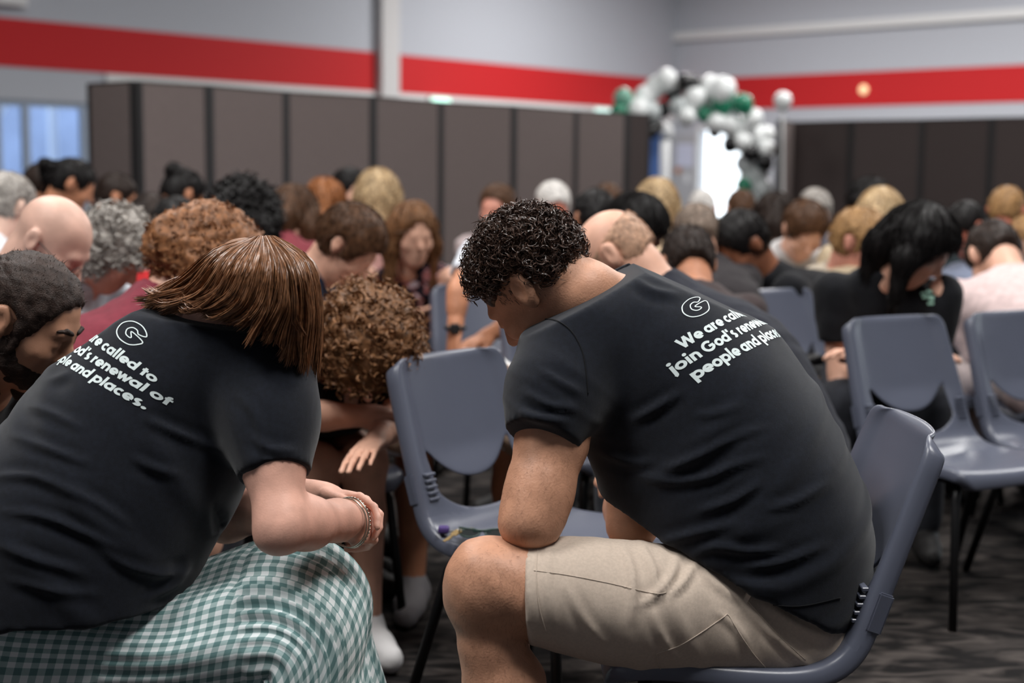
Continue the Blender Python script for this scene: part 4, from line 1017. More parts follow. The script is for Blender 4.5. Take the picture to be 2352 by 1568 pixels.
# ================================================================== the curly-haired man in the printed tee
def build_man():
    base = (0.385, 2.5, 0.0)
    t = empty('person', base)
    tag(t, 'dark curly-haired man in printed black tee and beige shorts, elbow on bare knee', 'person')
    h = Head(P(1234, 658, 2.56), 146, 50, 14, 1.01)
    sk = skin('man', srgb(190, 140, 112), bump=0.3, scale=260, var=0.10, vscale=30)
    C7 = P(1436, 712, 2.60)
    shL = P(1322, 800, 2.44); elL = P(1222, 1190, 2.305); wrL = P(1236, 1128, 2.54)
    shR = P(1430, 790, 2.78); elR = P(1452, 1205, 2.72); wrR = P(1432, 1118, 2.90)
    hipL = P(1760, 1425, 2.43); hipR = P(1760, 1400, 2.62)
    knL = P(1128, 1352, 2.29); anL = P(1165, 1900, 2.30); knR = np.array([knL[0] + 0.0, 2.74, 0.47]); anR = np.array([knR[0] + 0.05, 2.78, 0.09])
    B = Shape(); add_head(B, h, False, True, True, 1.0)
    # nape and the cords of the neck
    B.limb([h.w(-0.030, 0, -0.030), h.w(-0.045, 0, -0.075), C7], [0.060, 0.060, 0.062], 0.03)
    B.loft([P(1740, 1240, 2.52), P(1670, 1080, 2.52), P(1560, 880, 2.56), P(1470, 750, 2.58)], (0, 1, 0), [0.13, 0.14, 0.13, 0.05], [0.13, 0.14, 0.15, 0.09], k=0.02)
    B.limb([shL, shL * .45 + elL * .55, elL * .85 + shL * .15, elL], [0.060, 0.057, 0.053, 0.047], 0.03)
    B.ell(P(1206, 1210, 2.288), (0.038, 0.034, 0.030), None, 0.02)
    B.limb([elL, elL * .6 + wrL * .4, wrL], [0.046, 0.047, 0.031], 0.03)
    B.limb([shR, elR, elR * .6 + wrR * .4, wrR], [0.055, 0.045, 0.045, 0.030], 0.03)
    # legs: thigh, knee cap, calf
    LG = Shape()
    LG.limb([hipL, knL * .55 + hipL * .45, P(1200, 1352, 2.30)], [0.060, 0.072, 0.072], 0.03)
    LG.limb([P(1215, 1352, 2.30), P(1140, 1348, 2.29), P(1108, 1372, 2.285)], [0.074, 0.070, 0.056], 0.04)
    LG.ell(P(1090, 1322, 2.285), (0.038, 0.052, 0.050), None, 0.045)
    LG.limb([P(1106, 1378, 2.285), P(1128, 1480, 2.285), P(1158, 1575, 2.29), P(1150, 1720, 2.30), anL], [0.050, 0.054, 0.069, 0.052, 0.037], 0.010, 'u', 0.02)
    LG.limb([hipR, knR, anR], [0.060, 0.060, 0.037], 0.03)
    for an in (anL, anR): LG.limb([an, an + np.array([-0.06, 0, -0.05]), an + np.array([-0.18, 0, -0.07])], [0.037, 0.036, 0.028], 0.02)
    V, Q = B.mesh(0.0075); V = relax(V, Q, 1, .3)
    N = vnormals(V, Q); V = V + N * (0.0008 * wave(V, 3, 70))[:, None]
    parts = [(V, Q)]
    lv, lq = LG.mesh(0.007); lv = relax(lv, lq, 1, .3); lv = lv + vnormals(lv, lq) * (0.0008 * wave(lv, 6, 60))[:, None]
    hd = Shape(); add_head(hd, h, False, True, True, 1.0); hd.limb([h.w(-0.030, 0, -0.030), h.w(-0.045, 0, -0.075), C7], [0.060, 0.060, 0.062], 0.03)
    for i in range(4): h.cone(hd, (0.098 - .004 * i, -0.03, 0.048 + .011 * i), (0.098 - .004 * i, 0.03, 0.048 + .011 * i), 0.0016, 0.0016, 0.004, 's')   # forehead lines
    for i in range(3): h.cone(hd, (0.078, 0.052, 0.008 - .008 * i), (0.060, 0.064, 0.016 - .014 * i), 0.0014, 0.0014, 0.003, 's')
    parts[0] = (parts[0][0], parts[0][1][ (np.linalg.norm(V[parts[0][1]].mean(1) - h.c, axis=1) > 0.182)])
    hv, hq = hd.mesh(0.0042, h.c - 0.19, h.c + 0.19); parts.append((relax(hv, hq, 1, .3), hq))
    parts.append((lv, lq))
    for w_, e_, sd in ((wrL, elL, 1), (wrR, elR, -1)):
        Hs = Shape(); dd = unit(w_ - e_); Hs.limb([w_ - dd * .05, w_], [0.034, 0.031], 0.01); hand_shape(Hs, w_, np.array([0.05, 0.9, -0.1]) if sd > 0 else dd, np.array([0, 0.1, 1.0]), sd, 0.95, sc=1.05); parts.append(Hs.mesh(0.0045))
    V, Q = merge(parts); body = link('body', np_mesh('body', V, Q), sk, t)
    # body hair on calf and forearm
    bv = bvh_of(body); r = np.random.RandomState(5); paths = []
    for (x0, x1, y0, y1, n, gx) in ((1045, 1215, 1255, 1568, 520, -0.1), (1145, 1310, 1040, 1240, 240, -0.25)):
        for _ in range(n):
            p, nn = cam_hit(bv, r.uniform(x0, x1), r.uniform(y0, y1))
            if p is None or p[1] > 2.45: continue
            d = unit(np.array([gx + r.normal() * .5, r.normal() * .5, -1.0])); d = unit(d - nn * (d @ nn)); L = r.uniform(0.006, 0.013); c = np.linspace(0, 1, 4)[:, None]
            paths.append(p + d * L * c + nn * L * 0.35 * np.sin(c * 2.4))
    V, Q = strands_np(np.array(paths), 0.00010); o = link('body_hair', np_mesh('body_hair', V, Q), hairm('manlimb', srgb(70, 46, 34), bump=0), t); o['kind'] = 'stuff'
    # ---- shirt
    rows = [(1512, 1262, 1962, 1392, 2.50, 0.180), (1462, 1235, 2000, 1250, 2.50, 0.190), (1416, 1140, 1962, 1130, 2.50, 0.190), (1376, 1060, 1905, 1000, 2.51, 0.190),
            (1338, 980, 1838, 888, 2.53, 0.195), (1300, 905, 1768, 796, 2.55, 0.205), (1268, 830, 1684, 706, 2.57, 0.205), (1276, 760, 1588, 655, 2.58, 0.175), (1345, 722, 1505, 640, 2.59, 0.095)]
    C, ra, rb = ringset(rows)
    rb = np.array([0.235, 0.232, 0.220, 0.208, 0.205, 0.205, 0.20, 0.17, 0.095]); yawB, ra = yawed(ra, rb, [4, 8, 14, 22, 30, 34, 36, 34, 25], -1)
    T = Shape(); T.loft(C, yawB, ra, rb, n=19, k=0.02, p=2.35)
    hem = P(1243, 1004, 2.335)
    T.limb([P(1330, 792, 2.46), P(1278, 900, 2.39), hem], [0.098, 0.078, 0.062], 0.05)
    dn = unit(hem - P(1290, 860, 2.40)); T.cut(hem, dn, hem - 0.10, hem + 0.10)
    hm_a, hm_b = P(1590, 1276, 2.33), P(1840, 1404, 2.33); hn = unit(np.cross(hm_b - hm_a, (0, 1, 0))); hn = hn if hn[2] < 0 else -hn; T.cut(hm_a, hn)
    T.limb([P(1450, 790, 2.76), P(1440, 1000, 2.76)], [0.09, 0.062], 0.05)
    nk = unit(h.w(-0.045, 0, -0.075) - C7)
    T.limb([P(1430, 700, 2.55), P(1330, 778, 2.46)], [0.072, 0.085], 0.05)
    T.cut(P(1430, 630, 2.60), (-0.46, 0.0, 0.89)); T.cut(P(1478, 618, 2.60), (0.40, 0, 0.92))
    def post(V, N):
        # image-plane style coordinates along and across the spine
        q = V - np.array([0.28, 2.5, 0.75]); ax = unit(np.array([-0.42, 0, 0.9])); s = q @ ax; cr = q @ unit(np.array([0.9, 0, 0.42]))
        low = np.clip(1 - (s + 0.25) / 0.35, 0, 1)
        d = 0.011 * low * np.maximum(0, np.sin(s * 58 + 1.6 * np.sin(cr * 9 + 1) + cr * 7 + wave(V, 5, 6))) ** 2
        mid = np.exp(-((s - 0.02) / 0.16) ** 2)
        d += 0.009 * mid * np.maximum(0, np.sin(s * 36 - cr * 17 + 1.2 * wave(V, 8, 5))) ** 3
        d += 0.0022 * wave(V, 2, 22)
        arm = np.clip(1 - np.linalg.norm(V - P(1262, 925, 2.37), axis=1) / 0.13, 0, 1)
        d += arm * 0.007 * np.maximum(0, np.sin((V @ unit(np.array([0.5, 0.2, 0.75]))) * 120 + 2 * wave(V, 4, 9))) ** 2
        up = np.clip((s - 0.22) / 0.1, 0, 1); d *= (1 - 0.75 * up)
        return V + N * (d * 0.5 + creases(V, N, MAN_FOLDS))[:, None]
    shirt = shape_obj('shirt', T, 0.006, tee_m, t, smooth=2, post=post)
    bv = bvh_of(shirt)
    # neck rib and seams follow the cloth
    def seam(name, pxs, rad, m, par, off=0.0008):
        K = catmull([[x, y] for x, y in pxs], len(pxs) * 6); pts = []
        for x, y in K:
            p, n = cam_hit(bv, x, y)
            if p is not None and p[1] < 2.75: pts.append(p + n * off)
        if len(pts) > 3: tube(name, pts, rad, m, par, 6)
    seam_m = cloth('seam', srgb(12, 13, 16))
    seam('seam', [(1241, 736), (1262, 733), (1290, 742), (1318, 768), (1338, 810), (1346, 860), (1350, 905)], 0.0011, seam_m, shirt)
    seam('seam', [(1600, 1290), (1660, 1345), (1730, 1378), (1830, 1392), (1930, 1372)], 0.0010, seam_m, shirt)
    rim = []
    for x in np.linspace(1250, 1446, 34):
        for y in np.arange(600, 790, 1.5):
            p, n = cam_hit(bv, x, y)
            if p is not None and p[1] < 2.72: rim.append(p + n * 0.0015 - np.array([0, 0, 0.002])); break
    if len(rim) > 8:
        rim = np.array(rim); rim[1:-1] = (rim[:-2] + rim[1:-1] + rim[2:]) / 3; tube('neck_rib', rim, 0.0048, tee_m, shirt, 8)
    # ---- printed words
    V, Q = text_np(["We are called to", "join God's renewal of", "people and places."], 0.0170, 1.98)
    pv, pq = wrap(V, Q, T.spine, MAN_S0, MAN_T0, -1, np.array([1.0, 0, 0.2]), bv); link('print', np_mesh('print', pv, pq, False), print_m, shirt)
    lv, lq = logo_np(0.054); lv[:, 1] += 0.068; lv[:, 0] -= 0.034
    pv, pq = wrap(lv, lq, T.spine, MAN_S0, MAN_T0, -1, np.array([1.0, 0, 0.2]), bv); link('logo', np_mesh('logo', pv, pq, False), print_m, shirt)
    # ---- shorts
    sm = cloth('shorts', srgb(194, 178, 163), bump=0.3, scale=1400, var=0.06, vscale=200)
    G = Shape()
    rowsT = [(1200, 1238, 1210, 1466, 2.30, 0.096), (1330, 1236, 1330, 1500, 2.315, 0.102), (1480, 1248, 1440, 1528, 2.33, 0.106), (1640, 1270, 1560, 1545, 2.365, 0.106), (1780, 1310, 1700, 1556, 2.395, 0.112), (1850, 1340, 1800, 1550, 2.42, 0.12)]
    C2, r2, b2 = ringset(rowsT); G.loft(C2, (0, 1, 0), r2, b2, n=13, k=0.02)
    G.limb([hipR + np.array([0, 0, 0.0]), (hipR * .45 + knR * .55)], [0.115, 0.09], 0.03)
    G.limb([P(1836, 1428, 2.42), P(1836, 1408, 2.60)], [0.108, 0.108], 0.04)
    G.limb([P(1780, 1330, 2.45), P(1780, 1310, 2.6)], [0.10, 0.10], 0.04)
    a = P(1206, 1353, 2.30); dn2 = unit(np.array([-1.0, 0, -0.06])); G.cut(a + dn2 * 0.0, dn2, a - 0.2, a + 0.2); pass
    kr = hipR * .45 + knR * .55; G.cut(kr, unit(knR - hipR), kr - .15, kr + .15)
    def post2(V, N):
        q = V - P(1500, 1400, 2.3); x = q[:, 0]; zz = q[:, 2]
        d = 0.0045 * np.maximum(0, np.sin(x * 62 + zz * 30 + wave(V, 21, 6) * 1.6)) ** 3 * np.exp(-((x - 0.03) / 0.10) ** 2) + 0.003 * np.maximum(0, np.sin(x * 40 - zz * 45 + 1.3 * wave(V, 22, 7))) ** 2 * np.clip((x - 0.05) / 0.2, 0, 1)
        return V + N * (d * 0.6 + 0.0009 * wave(V, 23, 30) + creases(V, N, SHORT_FOLDS, 8.0, 0.0055))[:, None]
    sh = shape_obj('shorts', G, 0.0062, sm, t, smooth=2, post=post2)
    bv = bvh_of(sh); st = cloth('stitch', srgb(206, 191, 176))
    seam('stitching', [(1238, 1246), (1232, 1290), (1232, 1340), (1240, 1400), (1256, 1455)], 0.0006, st, sh)
    seam('stitching', [(1226, 1310), (1300, 1320), (1380, 1335), (1430, 1346), (1500, 1362), (1530, 1360)], 0.0006, st, sh)
    seam('pocket_edge', [(1508, 1500), (1560, 1482), (1610, 1452), (1660, 1418), (1672, 1412), (1690, 1440), (1730, 1500), (1772, 1546)], 0.0006, st, sh)
    seam('pocket_edge', [(1508, 1500), (1512, 1522), (1520, 1540)], 0.0006, st, sh)
    seam('stitching', [(1710, 1372), (1752, 1420), (1800, 1470), (1850, 1515)], 0.0006, st, sh)
    seam('stitching', [(1816, 1402), (1860, 1428), (1905, 1446)], 0.0006, st, sh)
    bl = P(1712, 1378, 2.27)
    bp, bn = cam_hit(bv, 1713, 1376)
    if bp is not None: box('belt_loop', (-0.004, -0.003, -0.013), (0.004, 0.003, 0.013), st, sh, Matrix.Translation(Vector(bp)) @ Matrix.Rotation(0.5, 4, 'Y'))
    # shoes
    shm = mat('shoe_dark', srgb(40, 38, 38), rough=0.6)
    for an in (anL, anR):
        F_ = Shape(); F_.limb([an + np.array([0.03, 0, -0.035]), an + np.array([-0.08, 0, -0.045]), an + np.array([-0.19, 0, -0.05])], [0.05, 0.048, 0.04], 0.02); F_.cut((0, 0, 0.003), (0, 0, -1)); shape_obj('shoe', F_, 0.01, shm, t)
    # ---- hair
    hm = hairm('mancurl', srgb(64, 47, 39), bump=0, var=0.35, rough=0.35, spec=0.4)
    Hc = hair_cap(h, 0.008, hairline=0.075, low=-0.01)
    for q in (-1, 1): h.ell(Hc, (0.020, q * 0.085, 0.0), (0.075, 0.040, 0.042), 0.01, 's')
    Hc.cut(h.w(0, 0, 0.012), -h.U + 0.25 * h.F)
    V0, Q0 = Hc.mesh(0.006); V0 = relax(V0, Q0, 1, .4); V0 = fuzz(V0, Q0, 0.004, 110, 5)
    mask = lambda f, l, u: ((u > 0.040) & (u > 0.048 + 0.75 * (f - 0.03)) & (f < 0.080)) | ((f < -0.045) & (u > -0.018))
    p, n = scalp_points(h, 2600, 11, mask, 0.006)
    cv, cq = curls_np(p, n, 12, 0.026, 0.0078, 1.4, 0.00085, 0.10, 13, None, 2)
    p, n = scalp_points(h, 900, 15, mask, 0.013)
    cv1, cq1 = curls_np(p, n, 16, 0.022, 0.0095, 1.25, 0.0006, 0.05, 14)
    mask2 = lambda f, l, u: (np.abs(l) > 0.045) & (f > 0.004) & (f < 0.060) & (u > -0.035) & (u < 0.05) & (u > 0.04 + 2.2 * (f - 0.06))
    p2, n2 = scalp_points(h, 700, 13, mask2, 0.0)
    r = np.random.RandomState(3); L = r.uniform(0.005, 0.011, (len(p2), 1, 1)); d = -h.U * 0.8 - h.F * 0.4 + n2 * 0.35 + r.normal(size=p2.shape) * .2
    c = np.linspace(0, 1, 5)[None, :, None]; v2, q2 = strands_np(p2[:, None] + d[:, None] * L * c, 0.0005)
    mask3 = lambda f, l, u: (f < -0.02) & (u < -0.005) & (u > -0.05)
    p3, n3 = scalp_points(h, 1800, 14, mask3, -0.002); L = r.uniform(0.008, 0.018, (len(p3), 1, 1)); d = -h.U * 0.7 - h.F * 0.3 + n3 * 0.4 + r.normal(size=p3.shape) * .25
    v3, q3 = strands_np(p3[:, None] + d[:, None] * L * c, 0.0005)
    V, Q = merge([(V0, Q0), (cv, cq), (cv1, cq1), (v2, q2), (v3, q3)]); link('hair', np_mesh('hair', V, Q), hm, t)
    return h
build_man()

# ================================================================== the woman with the gingham skirt
def build_woman():
    base = (float(P(60, 1400, 2.45)[0]), 2.45, 0.0)
    t = empty('person', base)
    tag(t, 'brown-haired woman in printed black tee and green gingham skirt, hands clasped', 'person')
    h = Head(P(580, 708, 2.50), 28, 50, 0, 0.92)
    sk = skin('woman', srgb(224, 172, 152), bump=0.15, scale=320, var=0.10, vscale=30)
    C7 = P(470, 722, 2.54)
    shN = P(600, 850, 2.40); elN = P(646, 1206, 2.27); wrN = P(806, 1192, 2.45)
    shF = P(520, 800, 2.72); elF = P(520, 1190, 2.68); wrF = P(742, 1140, 2.56)
    B = Shape(); add_head(B, h, True, True, True, 0.94)
    B.limb([h.w(-0.030, 0, -0.030), h.w(-0.04, 0, -0.07), C7], [0.052, 0.052, 0.07], 0.03)
    B.loft([P(150, 1330, 2.45), P(240, 1100, 2.48), P(380, 900, 2.52), P(470, 760, 2.54)], (0, 1, 0), [0.16, 0.15, 0.13, 0.07], [0.15, 0.15, 0.16, 0.11], k=0.03)
    B.limb([shN, shN * .4 + elN * .6, elN], [0.054, 0.049, 0.040], 0.03)
    B.ell(P(634, 1236, 2.262), (0.030, 0.030, 0.022), None, 0.02)
    B.limb([elN, elN * .65 + wrN * .35, elN * .2 + wrN * .8, wrN], [0.038, 0.041, 0.032, 0.027], 0.03)
    B.limb([shF, elF, elF * .6 + wrF * .4, wrF], [0.052, 0.042, 0.040, 0.026], 0.03)
    V, Q = B.mesh(0.0075); parts = [(relax(V, Q, 1, .3), Q)]
    Hs = Shape(); d1 = unit(P(850, 1206, 2.52) - wrN); dfo = unit(wrN - elN); Hs.limb([wrN - dfo * .09, wrN - dfo * .04, wrN], [0.031, 0.029, 0.027], 0.01)
    hand_shape(Hs, wrN, d1, np.array([0.25, -0.85, 0.45]), 1, (0.95, 1.0, 1.0, 1.05), sc=0.9, thumb=0.9)
    Hv, Hq = Hs.mesh(0.0036); parts.append((relax(Hv, Hq, 1, .3), Hq))
    Hs = Shape(); d2 = unit(P(850, 1158, 2.53) - wrF); Hs.limb([wrF - d2 * .06, wrF], [0.028, 0.026], 0.01)
    hand_shape(Hs, wrF, d2, np.array([0.3, 0.5, 0.85]), 1, (0.55, 0.75, 0.85, 0.9), sc=0.9, thumb=0.3)
    Hv, Hq = Hs.mesh(0.0036); parts.append((relax(Hv, Hq, 1, .3), Hq))
    # legs under the skirt
    Lg = Shape()
    for Y, dx in ((2.36, 0), (2.58, 10)):
        kn = P(690 + dx, 1420, Y); an = np.array([kn[0] + 0.02, Y, 0.085]); hp = P(140, 1440, Y)
        Lg.limb([hp, kn, an, an + np.array([0.15, 0, -0.05])], [0.06, 0.045, 0.032, 0.03], 0.02)
    Lv, Lq = Lg.mesh(0.012); parts.append((Lv, Lq))
    V, Q = merge(parts); link('body', np_mesh('body', V, Q), sk, t)
    # ---- shirt
    rows = [(452, 1372, -118, 1345, 2.46, 0.185), (462, 1270, -112, 1205, 2.46, 0.185), (508, 1190, -40, 1095, 2.47, 0.185), (556, 1092, 32, 1006, 2.48, 0.185), (598, 1000, 96, 922, 2.50, 0.185),
            (636, 905, 172, 828, 2.52, 0.190), (664, 835, 258, 760, 2.53, 0.190), (640, 778, 336, 708, 2.54, 0.165), (560, 738, 390, 692, 2.54, 0.105), (530, 722, 425, 686, 2.54, 0.075)]
    C, ra, rb = ringset(rows)
    rb = np.array([0.258, 0.25, 0.232, 0.212, 0.20, 0.20, 0.19, 0.16, 0.10, 0.07]); Bd, ra = yawed(ra, rb, [2, 6, 12, 20, 28, 33, 35, 33, 25, 20], 1)
    T = Shape(); T.loft(C, Bd, ra, rb, n=21, k=0.02, p=2.35)
    hem = P(632, 1090, 2.31); s0 = P(606, 838, 2.43); dn = unit(hem - s0)
    T.limb([s0, s0 * .5 + hem * .5, hem], [0.092, 0.075, 0.060], 0.05)
    T.cut(hem, dn, hem - 0.10, hem + 0.10)
    T.cut(P(250, 1414, 2.28), (0.05, 0, -1))
    T.limb([shF, shF * .5 + elF * .5], [0.085, 0.062], 0.05)
    T.cut(P(350, 699, 2.54), (-0.56, 0, 0.83)); T.cut(P(350, 699, 2.54), (0.14, 0, 0.99))
    cb = (C[0] + C[1]) / 2
    def post(V, N):
        q = V - np.array([-0.6, 2.45, 0.75]); ax = unit(np.array([0.5, 0, 0.86])); s = q @ ax; cr = q @ unit(np.array([-0.86, 0, 0.5]))
        low = np.clip(1 - (s + 0.12) / 0.30, 0, 1)
        d = 0.0105 * low * np.maximum(0, np.sin(s * 46 - 1.3 * np.sin(cr * 8 + 1) - cr * 13 + 1.2 * wave(V, 35, 5))) ** 2
        d += 0.009 * np.exp(-((s - 0.02) / 0.14) ** 2) * np.maximum(0, np.sin(s * 40 - cr * 26 + 1.4 * wave(V, 38, 6))) ** 3
        d += 0.0022 * wave(V, 32, 22)
        up = np.clip((s - 0.16) / 0.1, 0, 1); d *= (1 - 0.75 * up)
        return V + N * (d * 0.5 + creases(V, N, WOM_FOLDS))[:, None]
    shirt = shape_obj('shirt', T, 0.006, tee_m, t, smooth=2, post=post)
    bv = bvh_of(shirt)
    V, Q = text_np(["We are called to", "join God's renewal of", "people and places."], 0.0170, 1.98)
    pv, pq = wrap(V, Q, T.spine, WOM_S0, WOM_T0, 1, np.array([-1.0, 0, 0.2]), bv); link('print', np_mesh('print', pv, pq, False), print_m, shirt)
    lv, lq = logo_np(0.056); lv[:, 1] += 0.066; lv[:, 0] += 0.016
    pv, pq = wrap(lv, lq, T.spine, WOM_S0, WOM_T0, 1, np.array([-1.0, 0, 0.2]), bv); link('logo', np_mesh('logo', pv, pq, False), print_m, shirt)
    # ---- skirt: a gathered tube from the waist over the lap and down from the knees
    def skirt():
        K = [(-150, 1400, 2.47, .140, .225), (60, 1450, 2.47, .140, .215), (260, 1462, 2.47, .128, .205), (450, 1458, 2.47, .122, .215), (620, 1420, 2.47, .128, .245), (694, 1426, 2.47, .116, .25), (712, 1530, 2.47, .100, .265), (738, 1650, 2.47, .108, .285), (752, 1800, 2.47, .12, .30), (760, 1960, 2.47, .13, .31)]
        key = np.array([list(P(a, b, c)) + [r1, r2] for a, b, c, r1, r2 in K]); m = 130; Kf = catmull(key, m)
        C = Kf[:, :3]; T = np.gradient(C, axis=0); T /= np.linalg.norm(T, axis=1, keepdims=True)
        Bv = np.array([0, -1.0, 0]); A = np.cross(T, Bv); A = A / np.linalg.norm(A, axis=1, keepdims=True)
        for _ in range(12): A[1:-1] = (A[:-2] + A[1:-1] * 2 + A[2:]) / 4
        n = 220; th = np.linspace(0, 2 * PI, n + 1); arcl = np.r_[0, np.cumsum(np.linalg.norm(np.diff(C, axis=0), axis=1))]
        ct, st = np.cos(th), np.sin(th)
        sup = lambda x: np.sign(x) * np.abs(x) ** 0.82
        V = C[:, None] + (A * Kf[:, 3:4])[:, None] * sup(ct)[None, :, None] + (Bv[None] * Kf[:, 4:5])[:, None] * sup(st)[None, :, None]
        u = th * 0.235; sv = arcl
        nrm = np.cross(np.gradient(V, axis=0), np.gradient(V, axis=1)); nrm /= np.linalg.norm(nrm, axis=2, keepdims=True) + 1e-9
        ctr = V - C[:, None]; nrm *= np.sign((nrm * ctr).sum(2, keepdims=True))
        s1, s2 = 0.345, 0.60                                            # tier seams along the length
        g1 = np.clip((sv - s1) / 0.02, 0, 1) * np.clip(1 - (sv - s1) / 0.22, 0.15, 1); g2 = np.clip((sv - s2) / 0.02, 0, 1) * np.clip(1 - (sv - s2) / 0.6, 0.55, 1)
        gather = lambda f, ph: np.sin(f * th + ph + 0.8 * np.sin(3 * th + ph)) * (0.6 + 0.4 * np.sin(5 * th + ph * 2))
        d = 0.0045 * g1[:, None] * gather(46, 0.3)[None] + 0.0075 * g2[:, None] * gather(38, 1.3)[None] + 0.004 * np.sin(9 * th[None] + sv[:, None] * 9) * np.clip(sv[:, None] / 0.3, 0, 1)
        for s_ in (s1, s2): d += -0.004 * np.exp(-((sv - s_) / 0.004) ** 2)[:, None]
        V = V + nrm * d[..., None]
        V[..., 2] = np.maximum(V[..., 2], 0.12)
        i = np.arange(m - 1)[:, None]; j = np.arange(n)[None]
        Q = np.stack([i * (n + 1) + j, i * (n + 1) + j + 1, (i + 1) * (n + 1) + j + 1, (i + 1) * (n + 1) + j], -1).reshape(-1, 4)
        me = np_mesh('skirt', V.reshape(-1, 3), Q)
        uu = np.broadcast_to(u[None], (m, n + 1)); vv = np.vstack([np.zeros((1, n + 1)), np.cumsum(np.linalg.norm(np.diff(V, axis=0), axis=2), axis=0)])
        uv = np.stack([uu, vv], -1).reshape(-1, 2); li = np.zeros(len(me.loops), np.int32); me.loops.foreach_get('vertex_index', li)
        lay = me.uv_layers.new(name='UVMap'); lay.data.foreach_set('uv', uv[li].astype(np.float32).ravel())
        return me
    gm = bpy.data.materials.new('gingham'); gm.use_nodes = True; nt = gm.node_tree; N_ = nt.nodes; L = nt.links; b = N_['Principled BSDF']; b.inputs['Roughness'].default_value = 0.9; b.inputs['Specular IOR Level'].default_value = 0.2
    uv = N_.new('ShaderNodeUVMap'); sp = N_.new('ShaderNodeSeparateXYZ'); L.new(uv.outputs['UV'], sp.inputs[0])
    def band(sock, per):
        a = N_.new('ShaderNodeMath'); a.operation = 'MULTIPLY'; a.inputs[1].default_value = 1 / per; L.new(sock, a.inputs[0])
        f = N_.new('ShaderNodeMath'); f.operation = 'FRACT'; L.new(a.outputs[0], f.inputs[0])
        g = N_.new('ShaderNodeMath'); g.operation = 'GREATER_THAN'; g.inputs[1].default_value = 0.5; L.new(f.outputs[0], g.inputs[0]); return g.outputs[0]
    bx_, by_ = band(sp.outputs[0], 0.0255), band(sp.outputs[1], 0.0255)
    ad = N_.new('ShaderNodeMath'); ad.operation = 'ADD'; L.new(bx_, ad.inputs[0]); L.new(by_, ad.inputs[1]); dv = N_.new('ShaderNodeMath'); dv.operation = 'MULTIPLY'; dv.inputs[1].default_value = 0.5; L.new(ad.outputs[0], dv.inputs[0])
    rp = N_.new('ShaderNodeValToRGB'); rp.color_ramp.interpolation = 'CONSTANT'; e = rp.color_ramp.elements; e[0].color = (*srgb(216, 223, 224), 1); e[1].position = 0.75; e[1].color = (*srgb(96, 128, 128), 1); x = e.new(0.3); x.color = (*srgb(154, 176, 176), 1)
    L.new(dv.outputs[0], rp.inputs['Fac']); L.new(rp.outputs['Color'], b.inputs['Base Color'])
    wv = N_.new('ShaderNodeTexNoise'); wv.inputs['Scale'].default_value = 900; bp = N_.new('ShaderNodeBump'); bp.inputs['Strength'].default_value = 0.2; bp.inputs['Distance'].default_value = 0.001; tc = N_.new('ShaderNodeTexCoord'); L.new(tc.outputs['Object'], wv.inputs['Vector']); L.new(wv.outputs['Fac'], bp.inputs['Height']); L.new(bp.outputs['Normal'], b.inputs['Normal'])
    link('skirt', skirt(), gm, t)
    # shoes
    for Y in (2.36, 2.58):
        kn = P(720, 1390, Y); F_ = Shape(); a = np.array([kn[0] + 0.0, Y, 0.045]); F_.limb([a, a + np.array([0.10, 0, -0.006]), a + np.array([0.19, 0, -0.012])], [0.045, 0.042, 0.034], 0.02); F_.cut((0, 0, 0.003), (0, 0, -1)); shape_obj('shoe', F_, 0.012, mat('shoe_dark', srgb(40, 38, 38)), t)
    # bangles on the near wrist
    silver = mat('silver', srgb(196, 186, 172), rough=0.25, metal=0.9); dfa = unit(wrN - elN)
    for k, (off, rad, tilt) in enumerate(((-0.012, 0.0385, 0.25), (-0.004, 0.0395, 0.12))):
        c = wrN + dfa * off; n_ = unit(dfa + np.array([0, tilt, tilt * 0.4])); a1 = unit(np.cross(n_, (0, 0, 1))); a2 = np.cross(n_, a1)
        c = c - np.array([0, 0, 0.006])
        ring = [c + rad * (a1 * math.cos(a) + a2 * math.sin(a) * 1.12) for a in np.linspace(0, 2 * PI, 48, endpoint=False)]
        o = tube('bangle', ring, 0.0016, silver, t, 8, True)
        if k == 1:
            beads = []
            for a in np.linspace(0, 2 * PI, 40, endpoint=False):
                q = c + n_ * 0.003 + rad * (a1 * math.cos(a) + a2 * math.sin(a) * 1.12); bm_ = bmesh.new(); bmesh.ops.create_icosphere(bm_, subdivisions=1, radius=0.0023); vs = np.array([v.co[:] for v in bm_.verts]) + q; qs = np.array([[v.index for v in f.verts] + [f.verts[2].index] for f in bm_.faces]); bm_.free(); beads.append((vs, qs))
            Vb, Qb = merge(beads); link('bead_row', quads_to_mesh('bead_row', Vb, Qb), silver, o)
    # ---- hair: strands between hand-laid guides
    hm = hairm('womanstrand', srgb(128, 88, 60), bump=0, var=0.35, vscale=90, rough=0.36, spec=0.45)
